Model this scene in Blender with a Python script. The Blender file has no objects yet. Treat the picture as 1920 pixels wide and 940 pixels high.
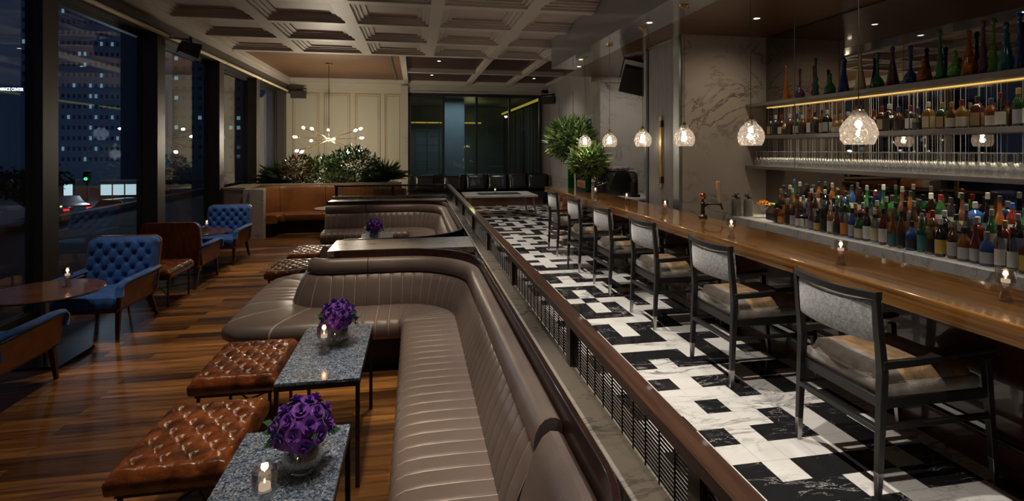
import bpy, bmesh, math, random
from math import sin, cos, pi, radians as R, atan, sqrt, exp, floor, hypot
from mathutils import Vector, Matrix

sc = bpy.context.scene
# ------------------------------------------------------------------ camera
EYE = 1.85
TH = atan(182/985)
cd = bpy.data.cameras.new('camera'); cam = bpy.data.objects.new('camera', cd)
sc.collection.objects.link(cam); sc.camera = cam
cd.sensor_width = 36; cd.lens = 985/1920*36; cd.shift_y = -(470-279)/1920
cd.clip_start = .05; cd.clip_end = 400
cam.location = (0, 0, EYE); cam.rotation_euler = (pi/2, 0, -TH)
# ------------------------------------------------------------------ exposure, world
vs = sc.view_settings
vs.view_transform = 'Standard'; vs.look = 'None'; vs.gamma = 1; vs.use_curve_mapping = False
vs.exposure = 0.3
cy = sc.cycles
cy.use_denoising = True; cy.max_bounces = 7; cy.diffuse_bounces = 3; cy.glossy_bounces = 4
cy.transmission_bounces = 6; cy.transparent_max_bounces = 24
cy.caustics_reflective = False; cy.caustics_refractive = False
cy.sample_clamp_indirect = 3.0; cy.sample_clamp_direct = 0
cy.use_light_tree = True
w = bpy.data.worlds.new('world'); sc.world = w; w.use_nodes = True
w.node_tree.nodes['Background'].inputs[0].default_value = (.020, .034, .07, 1)
w.node_tree.nodes['Background'].inputs[1].default_value = .5

def lamp(name, kind, loc, energy, color=(1, .82, .62), size=.1, rot=None, aim=None, spot=60, blend=.6):
    l = bpy.data.lights.new(name, kind); l.energy = energy; l.color = color
    if kind == 'SPOT': l.spot_size = R(spot); l.spot_blend = blend; l.shadow_soft_size = size
    elif kind == 'POINT': l.shadow_soft_size = size
    elif kind == 'AREA':
        l.shape = 'RECTANGLE'; l.size = size[0]; l.size_y = size[1]; l.spread = R(spot)
    o = bpy.data.objects.new(name, l); sc.collection.objects.link(o); o.location = loc
    if aim is not None:
        d = Vector(aim)-Vector(loc); o.rotation_euler = d.to_track_quat('-Z', 'Y').to_euler()
    elif rot: o.rotation_euler = rot
    return o
WARM = (1, .80, .58); NEUT = (1, .93, .84); COOL = (.82, .91, 1)
# downlights of the ceiling (spot lamps, not aligned with the modelled fittings), plus added fill spots
BARFLOOR = [(1.4, 1.2), (1.4, 2.6), (1.4, 4.0), (1.4, 5.4), (1.4, 6.8), (1.4, 8.3), (1.6, 10.0), (1.8, 11.8)]
for x, y in BARFLOOR:
    lamp('spot_bar_floor', 'SPOT', (x, y, 3.9), 225, NEUT, .03, aim=(1.9, y-.1, 0), spot=64, blend=.8)
for y in (1.6, 3.2, 4.8, 6.6, 8.6):
    lamp('rail_fill', 'SPOT', (.45, y, 3.9), 22, NEUT, .05, aim=(.62, y, 0), spot=46, blend=.8)  # row added to brighten the ledge and rail top
for x, y, e in [(-.4, 2.3, 135), (-.3, 3.4, 150), (.0, 4.5, 105), (-1.0, 4.9, 110), (-.3, 7.4, 130), (-.1, 8.8, 130), (-1.1, 3.0, 80), (.1, 1.6, 90)]:
    lamp('spot_booth', 'SPOT', (x, y, 3.9), e, WARM, .05, aim=(x, y, 0), spot=44, blend=.8)
for x, y, e in [(-2.2, 3.3, 70), (-2.2, 5.4, 75), (-2.1, 7.8, 90), (-2.2, 9.8, 90), (-2.7, 5.9, 110), (-2.8, 9.2, 110), (-2.9, 7.4, 60)]:
    lamp('spot_lounge', 'SPOT', (x, y, 3.9), e, WARM, .05, aim=(x, y, 0), spot=50, blend=.9)
for y in (1.6, 3.0, 4.5, 6.0, 7.6, 9.2):
    lamp('spot_bar_top', 'SPOT', (3.0, y, 3.45), 42, NEUT, .03, aim=(2.9, y, 0), spot=60, blend=.8)
lamp('spot_marble', 'SPOT', (4.2, 5.6, 3.44), 30, WARM, .08, aim=(4.3, 7.0, 1.7), spot=95, blend=1)
lamp('spot_back_marble', 'SPOT', (4.4, 9.6, 3.44), 60, NEUT, .08, aim=(4.7, 11.4, 1.9), spot=95, blend=1)
lamp('foliage_fill', 'SPOT', (2.3, 9.2, 3.9), 70, NEUT, .05, aim=(3.1, 9.9, 1.8), spot=38, blend=.9)  # added spot that brightens the bouquets on the bar
lamp('bench_fill', 'SPOT', (2.4, 13.6, 3.9), 120, NEUT, .05, aim=(2.4, 13.9, 0), spot=70, blend=.9)  # this and the next spot are added so the black bench reads
lamp('bench_fill', 'SPOT', (2.6, 15.2, 3.9), 130, NEUT, .05, aim=(2.6, 16.2, 0), spot=60, blend=.9)
for y in (3.3, 4.4, 5.5):
    lamp('bottle_fill', 'SPOT', (3.75, y, 3.45), 26, NEUT, .03, aim=(4.55, y, 1.0), spot=50, blend=.9)  # added front fill for the bottle rows
lamp('coffee_fill', 'SPOT', (3.2, 8.6, 3.44), 40, NEUT, .05, aim=(3.6, 9.1, 1.3), spot=50, blend=.8)  # extra spot put in to light the espresso machine
lamp('spot_planter', 'SPOT', (-2.2, 11.0, 3.9), 90, WARM, .05, aim=(-2.3, 12.2, .7), spot=60, blend=.9)
lamp('spot_right_wall', 'SPOT', (3.0, 14.6, 3.9), 60, NEUT, .1, aim=(4.3, 14.6, 1.2), spot=100, blend=1)

# ------------------------------------------------------------------ helpers
C = sc.collection.objects
random.seed(7)
def link(o, parent=None):
    C.link(o)
    if parent is not None: o.parent = parent
    return o
def tag(o, label=None, cat=None, group=None, kind=None):
    if label: o['label'] = label
    if cat: o['category'] = cat
    if group: o['group'] = group
    if kind: o['kind'] = kind
    return o
def thing(name, label, cat, loc=(0, 0, 0), rz=0, group=None):
    o = bpy.data.objects.new(name, None); o.empty_display_size = .1
    link(o); o.location = loc; o.rotation_euler = (0, 0, rz)
    return tag(o, label, cat, group)
def dup(o, loc=None, rz=None, label=None, parent=None):
    c = o.copy(); C.link(c)
    if parent is not None: c.parent = parent
    for ch in o.children: dup(ch, parent=c)
    if loc is not None: c.location = loc
    if rz is not None: c.rotation_euler = (0, 0, rz)
    if label: c['label'] = label
    return c

class MB:
    def __init__(s): s.v = []; s.f = []; s.m = []; s.uv = {}; s.mi = 0; s.T = Matrix.Identity(4)
    def add(s, vs_, fs, uvs=None):
        b = len(s.v)
        s.v += [tuple(s.T @ Vector(p)) for p in vs_]
        for k, f in enumerate(fs):
            if uvs is not None: s.uv[len(s.f)] = uvs[k]
            s.f.append([b+i for i in f]); s.m.append(s.mi)
        return s
    def box(s, x0, x1, y0, y1, z0, z1):
        return s.add([(x0, y0, z0), (x1, y0, z0), (x1, y1, z0), (x0, y1, z0), (x0, y0, z1), (x1, y0, z1), (x1, y1, z1), (x0, y1, z1)],
                     [(0, 3, 2, 1), (4, 5, 6, 7), (0, 1, 5, 4), (1, 2, 6, 5), (2, 3, 7, 6), (3, 0, 4, 7)])
    def hexa(s, lo, hi):   # two quads of 4 points
        return s.add(list(lo)+list(hi), [(0, 3, 2, 1), (4, 5, 6, 7), (0, 1, 5, 4), (1, 2, 6, 5), (2, 3, 7, 6), (3, 0, 4, 7)])
    def bar(s, p, q, w0, d0, w1=None, d1=None, up=(0, 1, 0)):   # tapered rectangular bar
        p = Vector(p); q = Vector(q); a = (q-p).normalized(); u = Vector(up)
        x = a.cross(u)
        if x.length < 1e-4: x = a.cross(Vector((1, 0, 0)))
        x.normalize(); y = x.cross(a).normalized()
        w1 = w0 if w1 is None else w1; d1 = d0 if d1 is None else d1
        lo = [p+x*i*w0/2+y*j*d0/2 for i, j in ((-1, -1), (1, -1), (1, 1), (-1, 1))]
        hi = [q+x*i*w1/2+y*j*d1/2 for i, j in ((-1, -1), (1, -1), (1, 1), (-1, 1))]
        return s.hexa(lo, hi)
    def lathe(s, prof, n=20, c=(0, 0, 0), cap=True):
        vs_ = []; fs = []
        for r, z in prof:
            for k in range(n):
                a = 2*pi*k/n; vs_.append((c[0]+r*cos(a), c[1]+r*sin(a), c[2]+z))
        for i in range(len(prof)-1):
            for k in range(n):
                fs.append((i*n+k, i*n+(k+1) % n, (i+1)*n+(k+1) % n, (i+1)*n+k))
        if cap:
            if prof[0][0] > 1e-4: fs.append(tuple(range(n-1, -1, -1)))
            if prof[-1][0] > 1e-4: fs.append(tuple((len(prof)-1)*n+k for k in range(n)))
        return s.add(vs_, fs)
    def cyl(s, c, r, z0, z1, n=16, r1=None):
        return s.lathe([(r, z0), (r if r1 is None else r1, z1)], n, (c[0], c[1], 0))
    def tube(s, pts, r, n=8, cap=True):
        pts = [Vector(p) for p in pts]; rs = r if isinstance(r, (list, tuple)) else [r]*len(pts)
        vs_ = []; fs = []; ref = None
        for i, p in enumerate(pts):
            a = (pts[min(i+1, len(pts)-1)]-pts[max(i-1, 0)]).normalized()
            if ref is None:
                ref = a.orthogonal().normalized()
            ref = (ref-a*ref.dot(a)).normalized(); y = a.cross(ref)
            for k in range(n):
                t = 2*pi*k/n; vs_.append(p+ref*cos(t)*rs[i]+y*sin(t)*rs[i])
        for i in range(len(pts)-1):
            for k in range(n): fs.append((i*n+k, i*n+(k+1) % n, (i+1)*n+(k+1) % n, (i+1)*n+k))
        if cap: fs += [tuple(range(n-1, -1, -1)), tuple((len(pts)-1)*n+k for k in range(n))]
        return s.add(vs_, fs)
    def ball(s, c, r, n=12, m=8, sz=1):
        return s.lathe([(r*sin(pi*i/m) if 0 < i < m else 1e-5, -r*cos(pi*i/m)*sz) for i in range(m+1)], n, c, False)
    def build(s, name, mats, parent=None, smooth=False, bevel=0, seg=2, loc=None):
        me = bpy.data.meshes.new(name); me.from_pydata(s.v, [], s.f)
        if not isinstance(mats, (list, tuple)): mats = [mats]
        for m in mats: me.materials.append(m)
        for i, p in enumerate(me.polygons):
            p.material_index = s.m[i]; p.use_smooth = bool(smooth)
        if s.uv:
            ul = me.uv_layers.new(name='UVMap')
            for i, p in enumerate(me.polygons):
                if i in s.uv:
                    for li, uvv in zip(p.loop_indices, s.uv[i]): ul.data[li].uv = uvv
        me.update()
        if smooth and smooth != 'all':
            try: me.set_sharp_from_angle(angle=R(40))
            except Exception: pass
        o = bpy.data.objects.new(name, me); link(o, parent)
        if bevel:
            b = o.modifiers.new('bevel', 'BEVEL'); b.width = bevel; b.segments = seg; b.limit_method = 'ANGLE'; b.angle_limit = R(40)
            b.harden_normals = False
            if not smooth:
                for p in me.polygons: p.use_smooth = True
                try: me.set_sharp_from_angle(angle=R(50))
                except Exception: pass
        if loc: o.location = loc
        return o

# ------------------------------------------------------------------ materials
MATS = {}
def nt(name):
    m = bpy.data.materials.new(name); m.use_nodes = True; t = m.node_tree
    return m, t, t.nodes['Principled BSDF']
def N(t, k, **kw):
    n = t.nodes.new(k)
    for a, b in kw.items(): setattr(n, a, b)
    return n
def pbr(name, col, rough=.5, metal=0, coat=0, bump=0, bscale=60, spec=.5, var=0, vscale=4, sheen=0, stretch=None, col2=None, coatr=.05):
    if name in MATS: return MATS[name]
    m, t, b = nt(name)
    b.inputs['Base Color'].default_value = (*col, 1); b.inputs['Roughness'].default_value = rough
    b.inputs['Metallic'].default_value = metal; b.inputs['Coat Weight'].default_value = coat; b.inputs['Coat Roughness'].default_value = coatr
    b.inputs['Specular IOR Level'].default_value = spec; b.inputs['Sheen Weight'].default_value = sheen
    if var or bump:
        tc = N(t, 'ShaderNodeTexCoord'); mp = N(t, 'ShaderNodeMapping'); t.links.new(tc.outputs['Object'], mp.inputs[0])
        if stretch: mp.inputs['Scale'].default_value = stretch
    if var:
        n = N(t, 'ShaderNodeTexNoise'); n.inputs['Scale'].default_value = vscale; n.inputs['Detail'].default_value = 6
        t.links.new(mp.outputs[0], n.inputs['Vector'])
        r = N(t, 'ShaderNodeValToRGB'); c2 = col2 or tuple(c*(1-var) for c in col)
        r.color_ramp.elements[0].position = .35; r.color_ramp.elements[1].position = .65
        r.color_ramp.elements[0].color = (*c2, 1); r.color_ramp.elements[1].color = (*col, 1)
        t.links.new(n.outputs['Fac'], r.inputs[0]); t.links.new(r.outputs[0], b.inputs['Base Color'])
    if bump:
        n = N(t, 'ShaderNodeTexNoise'); n.inputs['Scale'].default_value = bscale; n.inputs['Detail'].default_value = 5
        t.links.new(mp.outputs[0], n.inputs['Vector'])
        bp = N(t, 'ShaderNodeBump'); bp.inputs['Strength'].default_value = bump; bp.inputs['Distance'].default_value = .01
        t.links.new(n.outputs['Fac'], bp.inputs['Height']); t.links.new(bp.outputs[0], b.inputs['Normal'])
    MATS[name] = m; return m
def emit(name, col, s):
    if name in MATS: return MATS[name]
    m = bpy.data.materials.new(name); m.use_nodes = True; t = m.node_tree; t.nodes.clear()
    e = N(t, 'ShaderNodeEmission'); e.inputs[0].default_value = (*col, 1); e.inputs[1].default_value = s
    o = N(t, 'ShaderNodeOutputMaterial'); t.links.new(e.outputs[0], o.inputs[0]); MATS[name] = m; return m
def glass(name, tint=(1, 1, 1), ior=1.5, rough=0.0, refl=(1, 1, 1), bump=0, bscale=30, body=0):
    if name in MATS: return MATS[name]
    m = bpy.data.materials.new(name); m.use_nodes = True; t = m.node_tree; t.nodes.clear()
    tr = N(t, 'ShaderNodeBsdfTransparent'); tr.inputs[0].default_value = (*tint, 1)
    gl = N(t, 'ShaderNodeBsdfGlossy'); gl.inputs['Roughness'].default_value = rough; gl.inputs['Color'].default_value = (*refl, 1)
    lw = N(t, 'ShaderNodeLayerWeight'); lw.inputs[0].default_value = .5
    pw = N(t, 'ShaderNodeMath', operation='POWER'); pw.inputs[1].default_value = 4.0; t.links.new(lw.outputs['Facing'], pw.inputs[0])
    f0 = ((ior-1)/(ior+1))**2
    fr = N(t, 'ShaderNodeMath', operation='MULTIPLY_ADD'); fr.inputs[1].default_value = .9; fr.inputs[2].default_value = f0; t.links.new(pw.outputs[0], fr.inputs[0])
    mx = N(t, 'ShaderNodeMixShader'); o = N(t, 'ShaderNodeOutputMaterial')
    t.links.new(fr.outputs[0], mx.inputs[0]); t.links.new(tr.outputs[0], mx.inputs[1]); t.links.new(gl.outputs[0], mx.inputs[2])
    if bump:
        v = N(t, 'ShaderNodeTexVoronoi'); v.inputs['Scale'].default_value = bscale; tc = N(t, 'ShaderNodeTexCoord')
        t.links.new(tc.outputs['Object'], v.inputs['Vector']); bp = N(t, 'ShaderNodeBump'); bp.inputs['Strength'].default_value = bump; bp.inputs['Distance'].default_value = .02
        t.links.new(v.outputs['Distance'], bp.inputs['Height']); t.links.new(bp.outputs[0], gl.inputs['Normal']); t.links.new(bp.outputs[0], lw.inputs['Normal'])
    if body:
        tl = N(t, 'ShaderNodeBsdfDiffuse'); tl.inputs[0].default_value = (*tint, 1); m2 = N(t, 'ShaderNodeMixShader'); m2.inputs[0].default_value = body
        t.links.new(mx.outputs[0], m2.inputs[1]); t.links.new(tl.outputs[0], m2.inputs[2]); t.links.new(m2.outputs[0], o.inputs[0])
    else: t.links.new(mx.outputs[0], o.inputs[0])
    MATS[name] = m; return m
def marble(name, base, vein, scale=1.2, rough=.15, width=.06, rot=.6, coat=0, vein2=None, dens=1.0):
    if name in MATS: return MATS[name]
    m, t, b = nt(name); tc = N(t, 'ShaderNodeTexCoord'); mp = N(t, 'ShaderNodeMapping')
    mp.inputs['Rotation'].default_value = (.5, rot, .8); mp.inputs['Scale'].default_value = (scale*.55, scale*1.5, scale*.8)
    t.links.new(tc.outputs['Object'], mp.inputs[0])
    n = N(t, 'ShaderNodeTexNoise'); n.inputs['Scale'].default_value = 1.6; n.inputs['Detail'].default_value = 9; n.inputs['Roughness'].default_value = .62; n.inputs['Distortion'].default_value = 1.1
    t.links.new(mp.outputs[0], n.inputs['Vector'])
    a = N(t, 'ShaderNodeMath', operation='SUBTRACT'); a.inputs[1].default_value = .5; t.links.new(n.outputs['Fac'], a.inputs[0])
    a2 = N(t, 'ShaderNodeMath', operation='ABSOLUTE'); t.links.new(a.outputs[0], a2.inputs[0])
    r = N(t, 'ShaderNodeValToRGB'); r.color_ramp.elements[0].position = 0; r.color_ramp.elements[1].position = width
    r.color_ramp.elements[0].color = (1, 1, 1, 1); r.color_ramp.elements[1].color = (0, 0, 0, 1); t.links.new(a2.outputs[0], r.inputs[0])
    n2 = N(t, 'ShaderNodeTexNoise'); n2.inputs['Scale'].default_value = 1.1; n2.inputs['Detail'].default_value = 3; t.links.new(mp.outputs[0], n2.inputs['Vector'])
    r2 = N(t, 'ShaderNodeValToRGB'); r2.color_ramp.elements[0].position = .5-.08*dens; r2.color_ramp.elements[1].position = .64; t.links.new(n2.outputs['Fac'], r2.inputs[0])
    mu = N(t, 'ShaderNodeMath', operation='MULTIPLY'); t.links.new(r.outputs[0], mu.inputs[0]); t.links.new(r2.outputs[0], mu.inputs[1])
    n3 = N(t, 'ShaderNodeTexNoise'); n3.inputs['Scale'].default_value = 2.5; n3.inputs['Detail'].default_value = 5; t.links.new(mp.outputs[0], n3.inputs['Vector'])
    bm = N(t, 'ShaderNodeMix', data_type='RGBA'); t.links.new(n3.outputs['Fac'], bm.inputs[0])
    bm.inputs[6].default_value = (*base, 1); bm.inputs[7].default_value = (*(vein2 or tuple(c*.82 for c in base)), 1)
    mx = N(t, 'ShaderNodeMix', data_type='RGBA'); t.links.new(mu.outputs[0], mx.inputs[0]); t.links.new(bm.outputs[2], mx.inputs[6]); mx.inputs[7].default_value = (*vein, 1)
    t.links.new(mx.outputs[2], b.inputs['Base Color']); b.inputs['Roughness'].default_value = rough; b.inputs['Coat Weight'].default_value = coat
    MATS[name] = m; return m
def wood(name, c1, c2, rough=.35, scale=(1, 12, 12), coat=0, ns=3.0, axis=None, dark=None):
    if name in MATS: return MATS[name]
    m, t, b = nt(name); tc = N(t, 'ShaderNodeTexCoord'); mp = N(t, 'ShaderNodeMapping'); mp.inputs['Scale'].default_value = scale
    t.links.new(tc.outputs['Object'], mp.inputs[0]); n = N(t, 'ShaderNodeTexNoise'); n.inputs['Scale'].default_value = ns; n.inputs['Detail'].default_value = 8; n.inputs['Distortion'].default_value = .6
    t.links.new(mp.outputs[0], n.inputs['Vector']); r = N(t, 'ShaderNodeValToRGB')
    r.color_ramp.elements[0].position = .32; r.color_ramp.elements[1].position = .68
    r.color_ramp.elements[0].color = (*c1, 1); r.color_ramp.elements[1].color = (*c2, 1)
    t.links.new(n.outputs['Fac'], r.inputs[0]); t.links.new(r.outputs[0], b.inputs['Base Color'])
    b.inputs['Roughness'].default_value = rough; b.inputs['Coat Weight'].default_value = coat; b.inputs['Coat Roughness'].default_value = .04
    MATS[name] = m; return m
def stitched(name, col, thread, pitch, rough=.38, line=.018):
    m, t, b = nt(name); uv = N(t, 'ShaderNodeUVMap'); uv.uv_map = 'UVMap'
    s = N(t, 'ShaderNodeSeparateXYZ'); t.links.new(uv.outputs[0], s.inputs[0])
    fr = N(t, 'ShaderNodeMath', operation='FRACT'); t.links.new(s.outputs[0], fr.inputs[0])
    a = N(t, 'ShaderNodeMath', operation='SUBTRACT'); a.inputs[1].default_value = .5; t.links.new(fr.outputs[0], a.inputs[0])
    a2 = N(t, 'ShaderNodeMath', operation='ABSOLUTE'); t.links.new(a.outputs[0], a2.inputs[0])
    g = N(t, 'ShaderNodeMath', operation='GREATER_THAN'); g.inputs[1].default_value = .5-line; t.links.new(a2.outputs[0], g.inputs[0])
    l2 = N(t, 'ShaderNodeMath', operation='MULTIPLY'); t.links.new(g.outputs[0], l2.inputs[0]); t.links.new(s.outputs[1], l2.inputs[1])
    tc = N(t, 'ShaderNodeTexCoord'); n = N(t, 'ShaderNodeTexNoise'); n.inputs['Scale'].default_value = 5; n.inputs['Detail'].default_value = 6; t.links.new(tc.outputs['Object'], n.inputs['Vector'])
    c = N(t, 'ShaderNodeMix', data_type='RGBA'); t.links.new(n.outputs['Fac'], c.inputs[0]); c.inputs[6].default_value = (*col, 1); c.inputs[7].default_value = (*(x*.8 for x in col), 1)
    mx = N(t, 'ShaderNodeMix', data_type='RGBA'); t.links.new(l2.outputs[0], mx.inputs[0]); t.links.new(c.outputs[2], mx.inputs[6]); mx.inputs[7].default_value = (*thread, 1)
    t.links.new(mx.outputs[2], b.inputs['Base Color']); b.inputs['Roughness'].default_value = rough
    n2 = N(t, 'ShaderNodeTexNoise'); n2.inputs['Scale'].default_value = 160; t.links.new(tc.outputs['Object'], n2.inputs['Vector'])
    bp = N(t, 'ShaderNodeBump'); bp.inputs['Strength'].default_value = .12; bp.inputs['Distance'].default_value = .004
    t.links.new(n2.outputs['Fac'], bp.inputs['Height']); t.links.new(bp.outputs[0], b.inputs['Normal'])
    return m

M_planks = None
def plank_floor():
    m, t, b = nt('walnut planks'); tc = N(t, 'ShaderNodeTexCoord')
    br = N(t, 'ShaderNodeTexBrick'); br.offset = .37; br.inputs['Scale'].default_value = 1
    br.inputs['Brick Width'].default_value = 1.15; br.inputs['Row Height'].default_value = .125; br.inputs['Mortar Size'].default_value = .0012
    br.inputs['Color1'].default_value = (0, 0, 0, 1); br.inputs['Color2'].default_value = (1, 1, 1, 1); br.inputs['Mortar'].default_value = (0, 0, 0, 1); br.inputs['Mortar Smooth'].default_value = .1
    t.links.new(tc.outputs['Object'], br.inputs['Vector'])
    mp = N(t, 'ShaderNodeMapping'); mp.inputs['Scale'].default_value = (1.2, 14, 1); t.links.new(tc.outputs['Object'], mp.inputs[0])
    ad = N(t, 'ShaderNodeVectorMath', operation='MULTIPLY_ADD'); t.links.new(br.outputs['Color'], ad.inputs[0]); ad.inputs[1].default_value = (7, 3, 5); t.links.new(mp.outputs[0], ad.inputs[2])
    n = N(t, 'ShaderNodeTexNoise'); n.inputs['Scale'].default_value = 1.5; n.inputs['Detail'].default_value = 8; n.inputs['Distortion'].default_value = .8; t.links.new(ad.outputs[0], n.inputs['Vector'])
    r = N(t, 'ShaderNodeValToRGB'); e = r.color_ramp.elements; e[0].position = .3; e[0].color = (.085, .032, .010, 1); e[1].position = .7; e[1].color = (.40, .19, .055, 1)
    t.links.new(n.outputs['Fac'], r.inputs[0])
    r2 = N(t, 'ShaderNodeValToRGB'); e = r2.color_ramp.elements; e[0].position = 0; e[0].color = (.22, .20, .20, 1); e[1].position = 1; e[1].color = (1.35, 1.3, 1.2, 1)
    t.links.new(br.outputs['Color'], r2.inputs[0])
    mx = N(t, 'ShaderNodeMix', data_type='RGBA', blend_type='MULTIPLY'); mx.inputs[0].default_value = 1; t.links.new(r.outputs[0], mx.inputs[6]); t.links.new(r2.outputs[0], mx.inputs[7])
    m2 = N(t, 'ShaderNodeMix', data_type='RGBA'); t.links.new(br.outputs['Fac'], m2.inputs[0]); t.links.new(mx.outputs[2], m2.inputs[6]); m2.inputs[7].default_value = (.01, .005, .003, 1)
    t.links.new(m2.outputs[2], b.inputs['Base Color']); b.inputs['Roughness'].default_value = .33
    return m

white_marble = marble('white marble', (.80, .77, .72), (.16, .15, .15), 2.2, .10, .035, dens=.6)
black_marble = marble('black marble', (.012, .012, .013), (.55, .52, .50), 3.2, .08, .012, 1.1, vein2=(.02, .02, .022), dens=.3)
grey_marble = marble('grey marble', (.42, .39, .35), (.10, .09, .09), 2.6, .22, .03, dens=.8)
wall_marble = marble('wall marble', (.50, .45, .40), (.10, .08, .07), 1.3, .22, .022, .4, dens=.8)
counter_marble = marble('counter marble', (.80, .82, .84), (.3, .3, .3), 3, .18, .05, dens=.5)
blue_granite = None
def granite():
    m, t, b = nt('blue granite'); tc = N(t, 'ShaderNodeTexCoord')
    n = N(t, 'ShaderNodeTexNoise'); n.inputs['Scale'].default_value = 62; n.inputs['Detail'].default_value = 8; n.inputs['Roughness'].default_value = .7; n.inputs['Distortion'].default_value = 1.5
    t.links.new(tc.outputs['Object'], n.inputs['Vector'])
    r = N(t, 'ShaderNodeValToRGB'); e = r.color_ramp.elements
    e[0].position = .36; e[0].color = (.010, .014, .022, 1); e[1].position = .66; e[1].color = (.55, .60, .66, 1)
    q = e.new(.46); q.color = (.05, .09, .17, 1); q = e.new(.55); q.color = (.22, .28, .38, 1)
    t.links.new(n.outputs['Fac'], r.inputs[0])
    n2 = N(t, 'ShaderNodeTexNoise'); n2.inputs['Scale'].default_value = 3; n2.inputs['Detail'].default_value = 4; n2.inputs['Distortion'].default_value = 1; t.links.new(tc.outputs['Object'], n2.inputs['Vector'])
    r2 = N(t, 'ShaderNodeValToRGB'); e = r2.color_ramp.elements; e[0].position = .6; e[0].color = (0, 0, 0, 1); e[1].position = .72; e[1].color = (1, 1, 1, 1); t.links.new(n2.outputs['Fac'], r2.inputs[0])
    mx = N(t, 'ShaderNodeMix', data_type='RGBA', blend_type='MULTIPLY'); t.links.new(r2.outputs[0], mx.inputs[0]); t.links.new(r.outputs[0], mx.inputs[6]); mx.inputs[7].default_value = (.95, .75, .45, 1)
    t.links.new(mx.outputs[2], b.inputs['Base Color']); b.inputs['Roughness'].default_value = .16
    return m
blue_granite = granite()
trim_wood = wood('dark walnut trim', (.018, .008, .006), (.045, .019, .012), .3, (4, .6, 6), .2, 5)
rail_wood = wood('rail walnut', (.045, .019, .012), (.105, .048, .028), .32, (10, .6, 10), .2, 5)
bar_wood = wood('lacquered bar wood', (.050, .017, .004), (.27, .115, .022), .2, (11, .3, 11), 1.0, 3)
chair_wood = wood('teak veneer', (.15, .050, .018), (.32, .12, .045), .35, (8, 1.2, 1.2), .3, 4)
leg_wood = wood('walnut leg', (.07, .022, .01), (.13, .045, .02), .35, (6, 6, 1), .2, 4)
ceil_wood = wood('ceiling veneer', (.11, .055, .025), (.17, .088, .040), .55, (.8, 9, 9), 0, 2)
ceil_dark = wood('dark ceiling veneer', (.035, .013, .008), (.06, .022, .013), .45, (.8, 9, 9), 0, 2)
brown_ceiling = wood('bar ceiling veneer', (.075, .030, .012), (.13, .055, .022), .3, (.6, 7, 7), .2, 2)
table_wood = wood('round table wood', (.09, .035, .018), (.17, .07, .04), .22, (1, 9, 9), .6, 4)
leather = stitched('taupe channelled leather', (.215, .172, .158), (.60, .53, .48), .105, line=.017)
leather_plain = pbr('taupe leather', (.200, .160, .146), .38, bump=.1, bscale=140, var=.2, vscale=5)
dark_leather = pbr('dark brown leather', (.045, .026, .020), .35, bump=.1, bscale=140)
cognac = pbr('cognac leather', (.23, .066, .017), .24, bump=.35, bscale=55, var=.75, vscale=11, coat=.3)
orange_leather = pbr('tan leather', (.42, .17, .055), .35, bump=.2, bscale=50, var=.35, vscale=3)
black_leather = pbr('black leather', (.012, .012, .013), .27, bump=.3, bscale=14)
blue_velvet = pbr('blue velvet', (.012, .12, .48), .75, sheen=.25, var=.45, vscale=12, bump=.2, bscale=90)
black_metal = pbr('black metal', (.012, .012, .012), .4, 0, spec=.5)
bronze = pbr('dark bronze metal', (.07, .06, .05), .35, .9)
brushed = pbr('brushed steel', (.42, .42, .41), .3, 1)
chrome = pbr('chrome', (.75, .75, .75), .08, 1)
brass = pbr('brass', (.75, .48, .2), .22, 1)
copper = pbr('copper', (.8, .35, .2), .12, 1)
ebony = pbr('ebonised wood', (.013, .012, .012), .38, bump=.05, bscale=60)
grey_velvet = pbr('grey velvet', (.35, .35, .345), .8, sheen=.6, var=.45, vscale=45, bump=.3, bscale=90)
tan_velvet = pbr('tan velvet', (.30, .175, .075), .8, sheen=.1, var=.5, vscale=16, bump=.3, bscale=90)
grey_tan = pbr('taupe velvet', (.25, .215, .18), .8, sheen=.15, var=.35, vscale=16, bump=.3, bscale=90)
white_paint = pbr('ceiling paint', (.50, .45, .40), .5)
coffer_paint = pbr('coffer paint', (.42, .34, .30), .5)
wall_paint = pbr('cream wall paint', (.47, .445, .345), .55)
wall_line = pbr('panel moulding paint', (.42, .33, .22), .5)
grey_wall = pbr('grey wall paint', (.36, .34, .31), .55)
soffit_grey = pbr('glossy grey soffit', (.24, .25, .26), .12, coat=.5)
dark_frame = pbr('dark window frame', (.030, .027, .024), .4)
pier_brown = pbr('bronze pier', (.048, .040, .033), .45)
steel_dark = pbr('dark steel', (.05, .05, .05), .28, .8)
black_plastic = pbr('black plastic', (.01, .01, .01), .5)
shelf_mat = pbr('grey shelf', (.20, .19, .18), .35)
clear_glass = glass('clear glass', (.95, .96, .96), 2.1, body=.05)
window_glass = glass('window glass', (.86, .90, .93), 1.70)
dark_pane = glass('tinted pane', (.55, .62, .62), 1.5)
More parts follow.
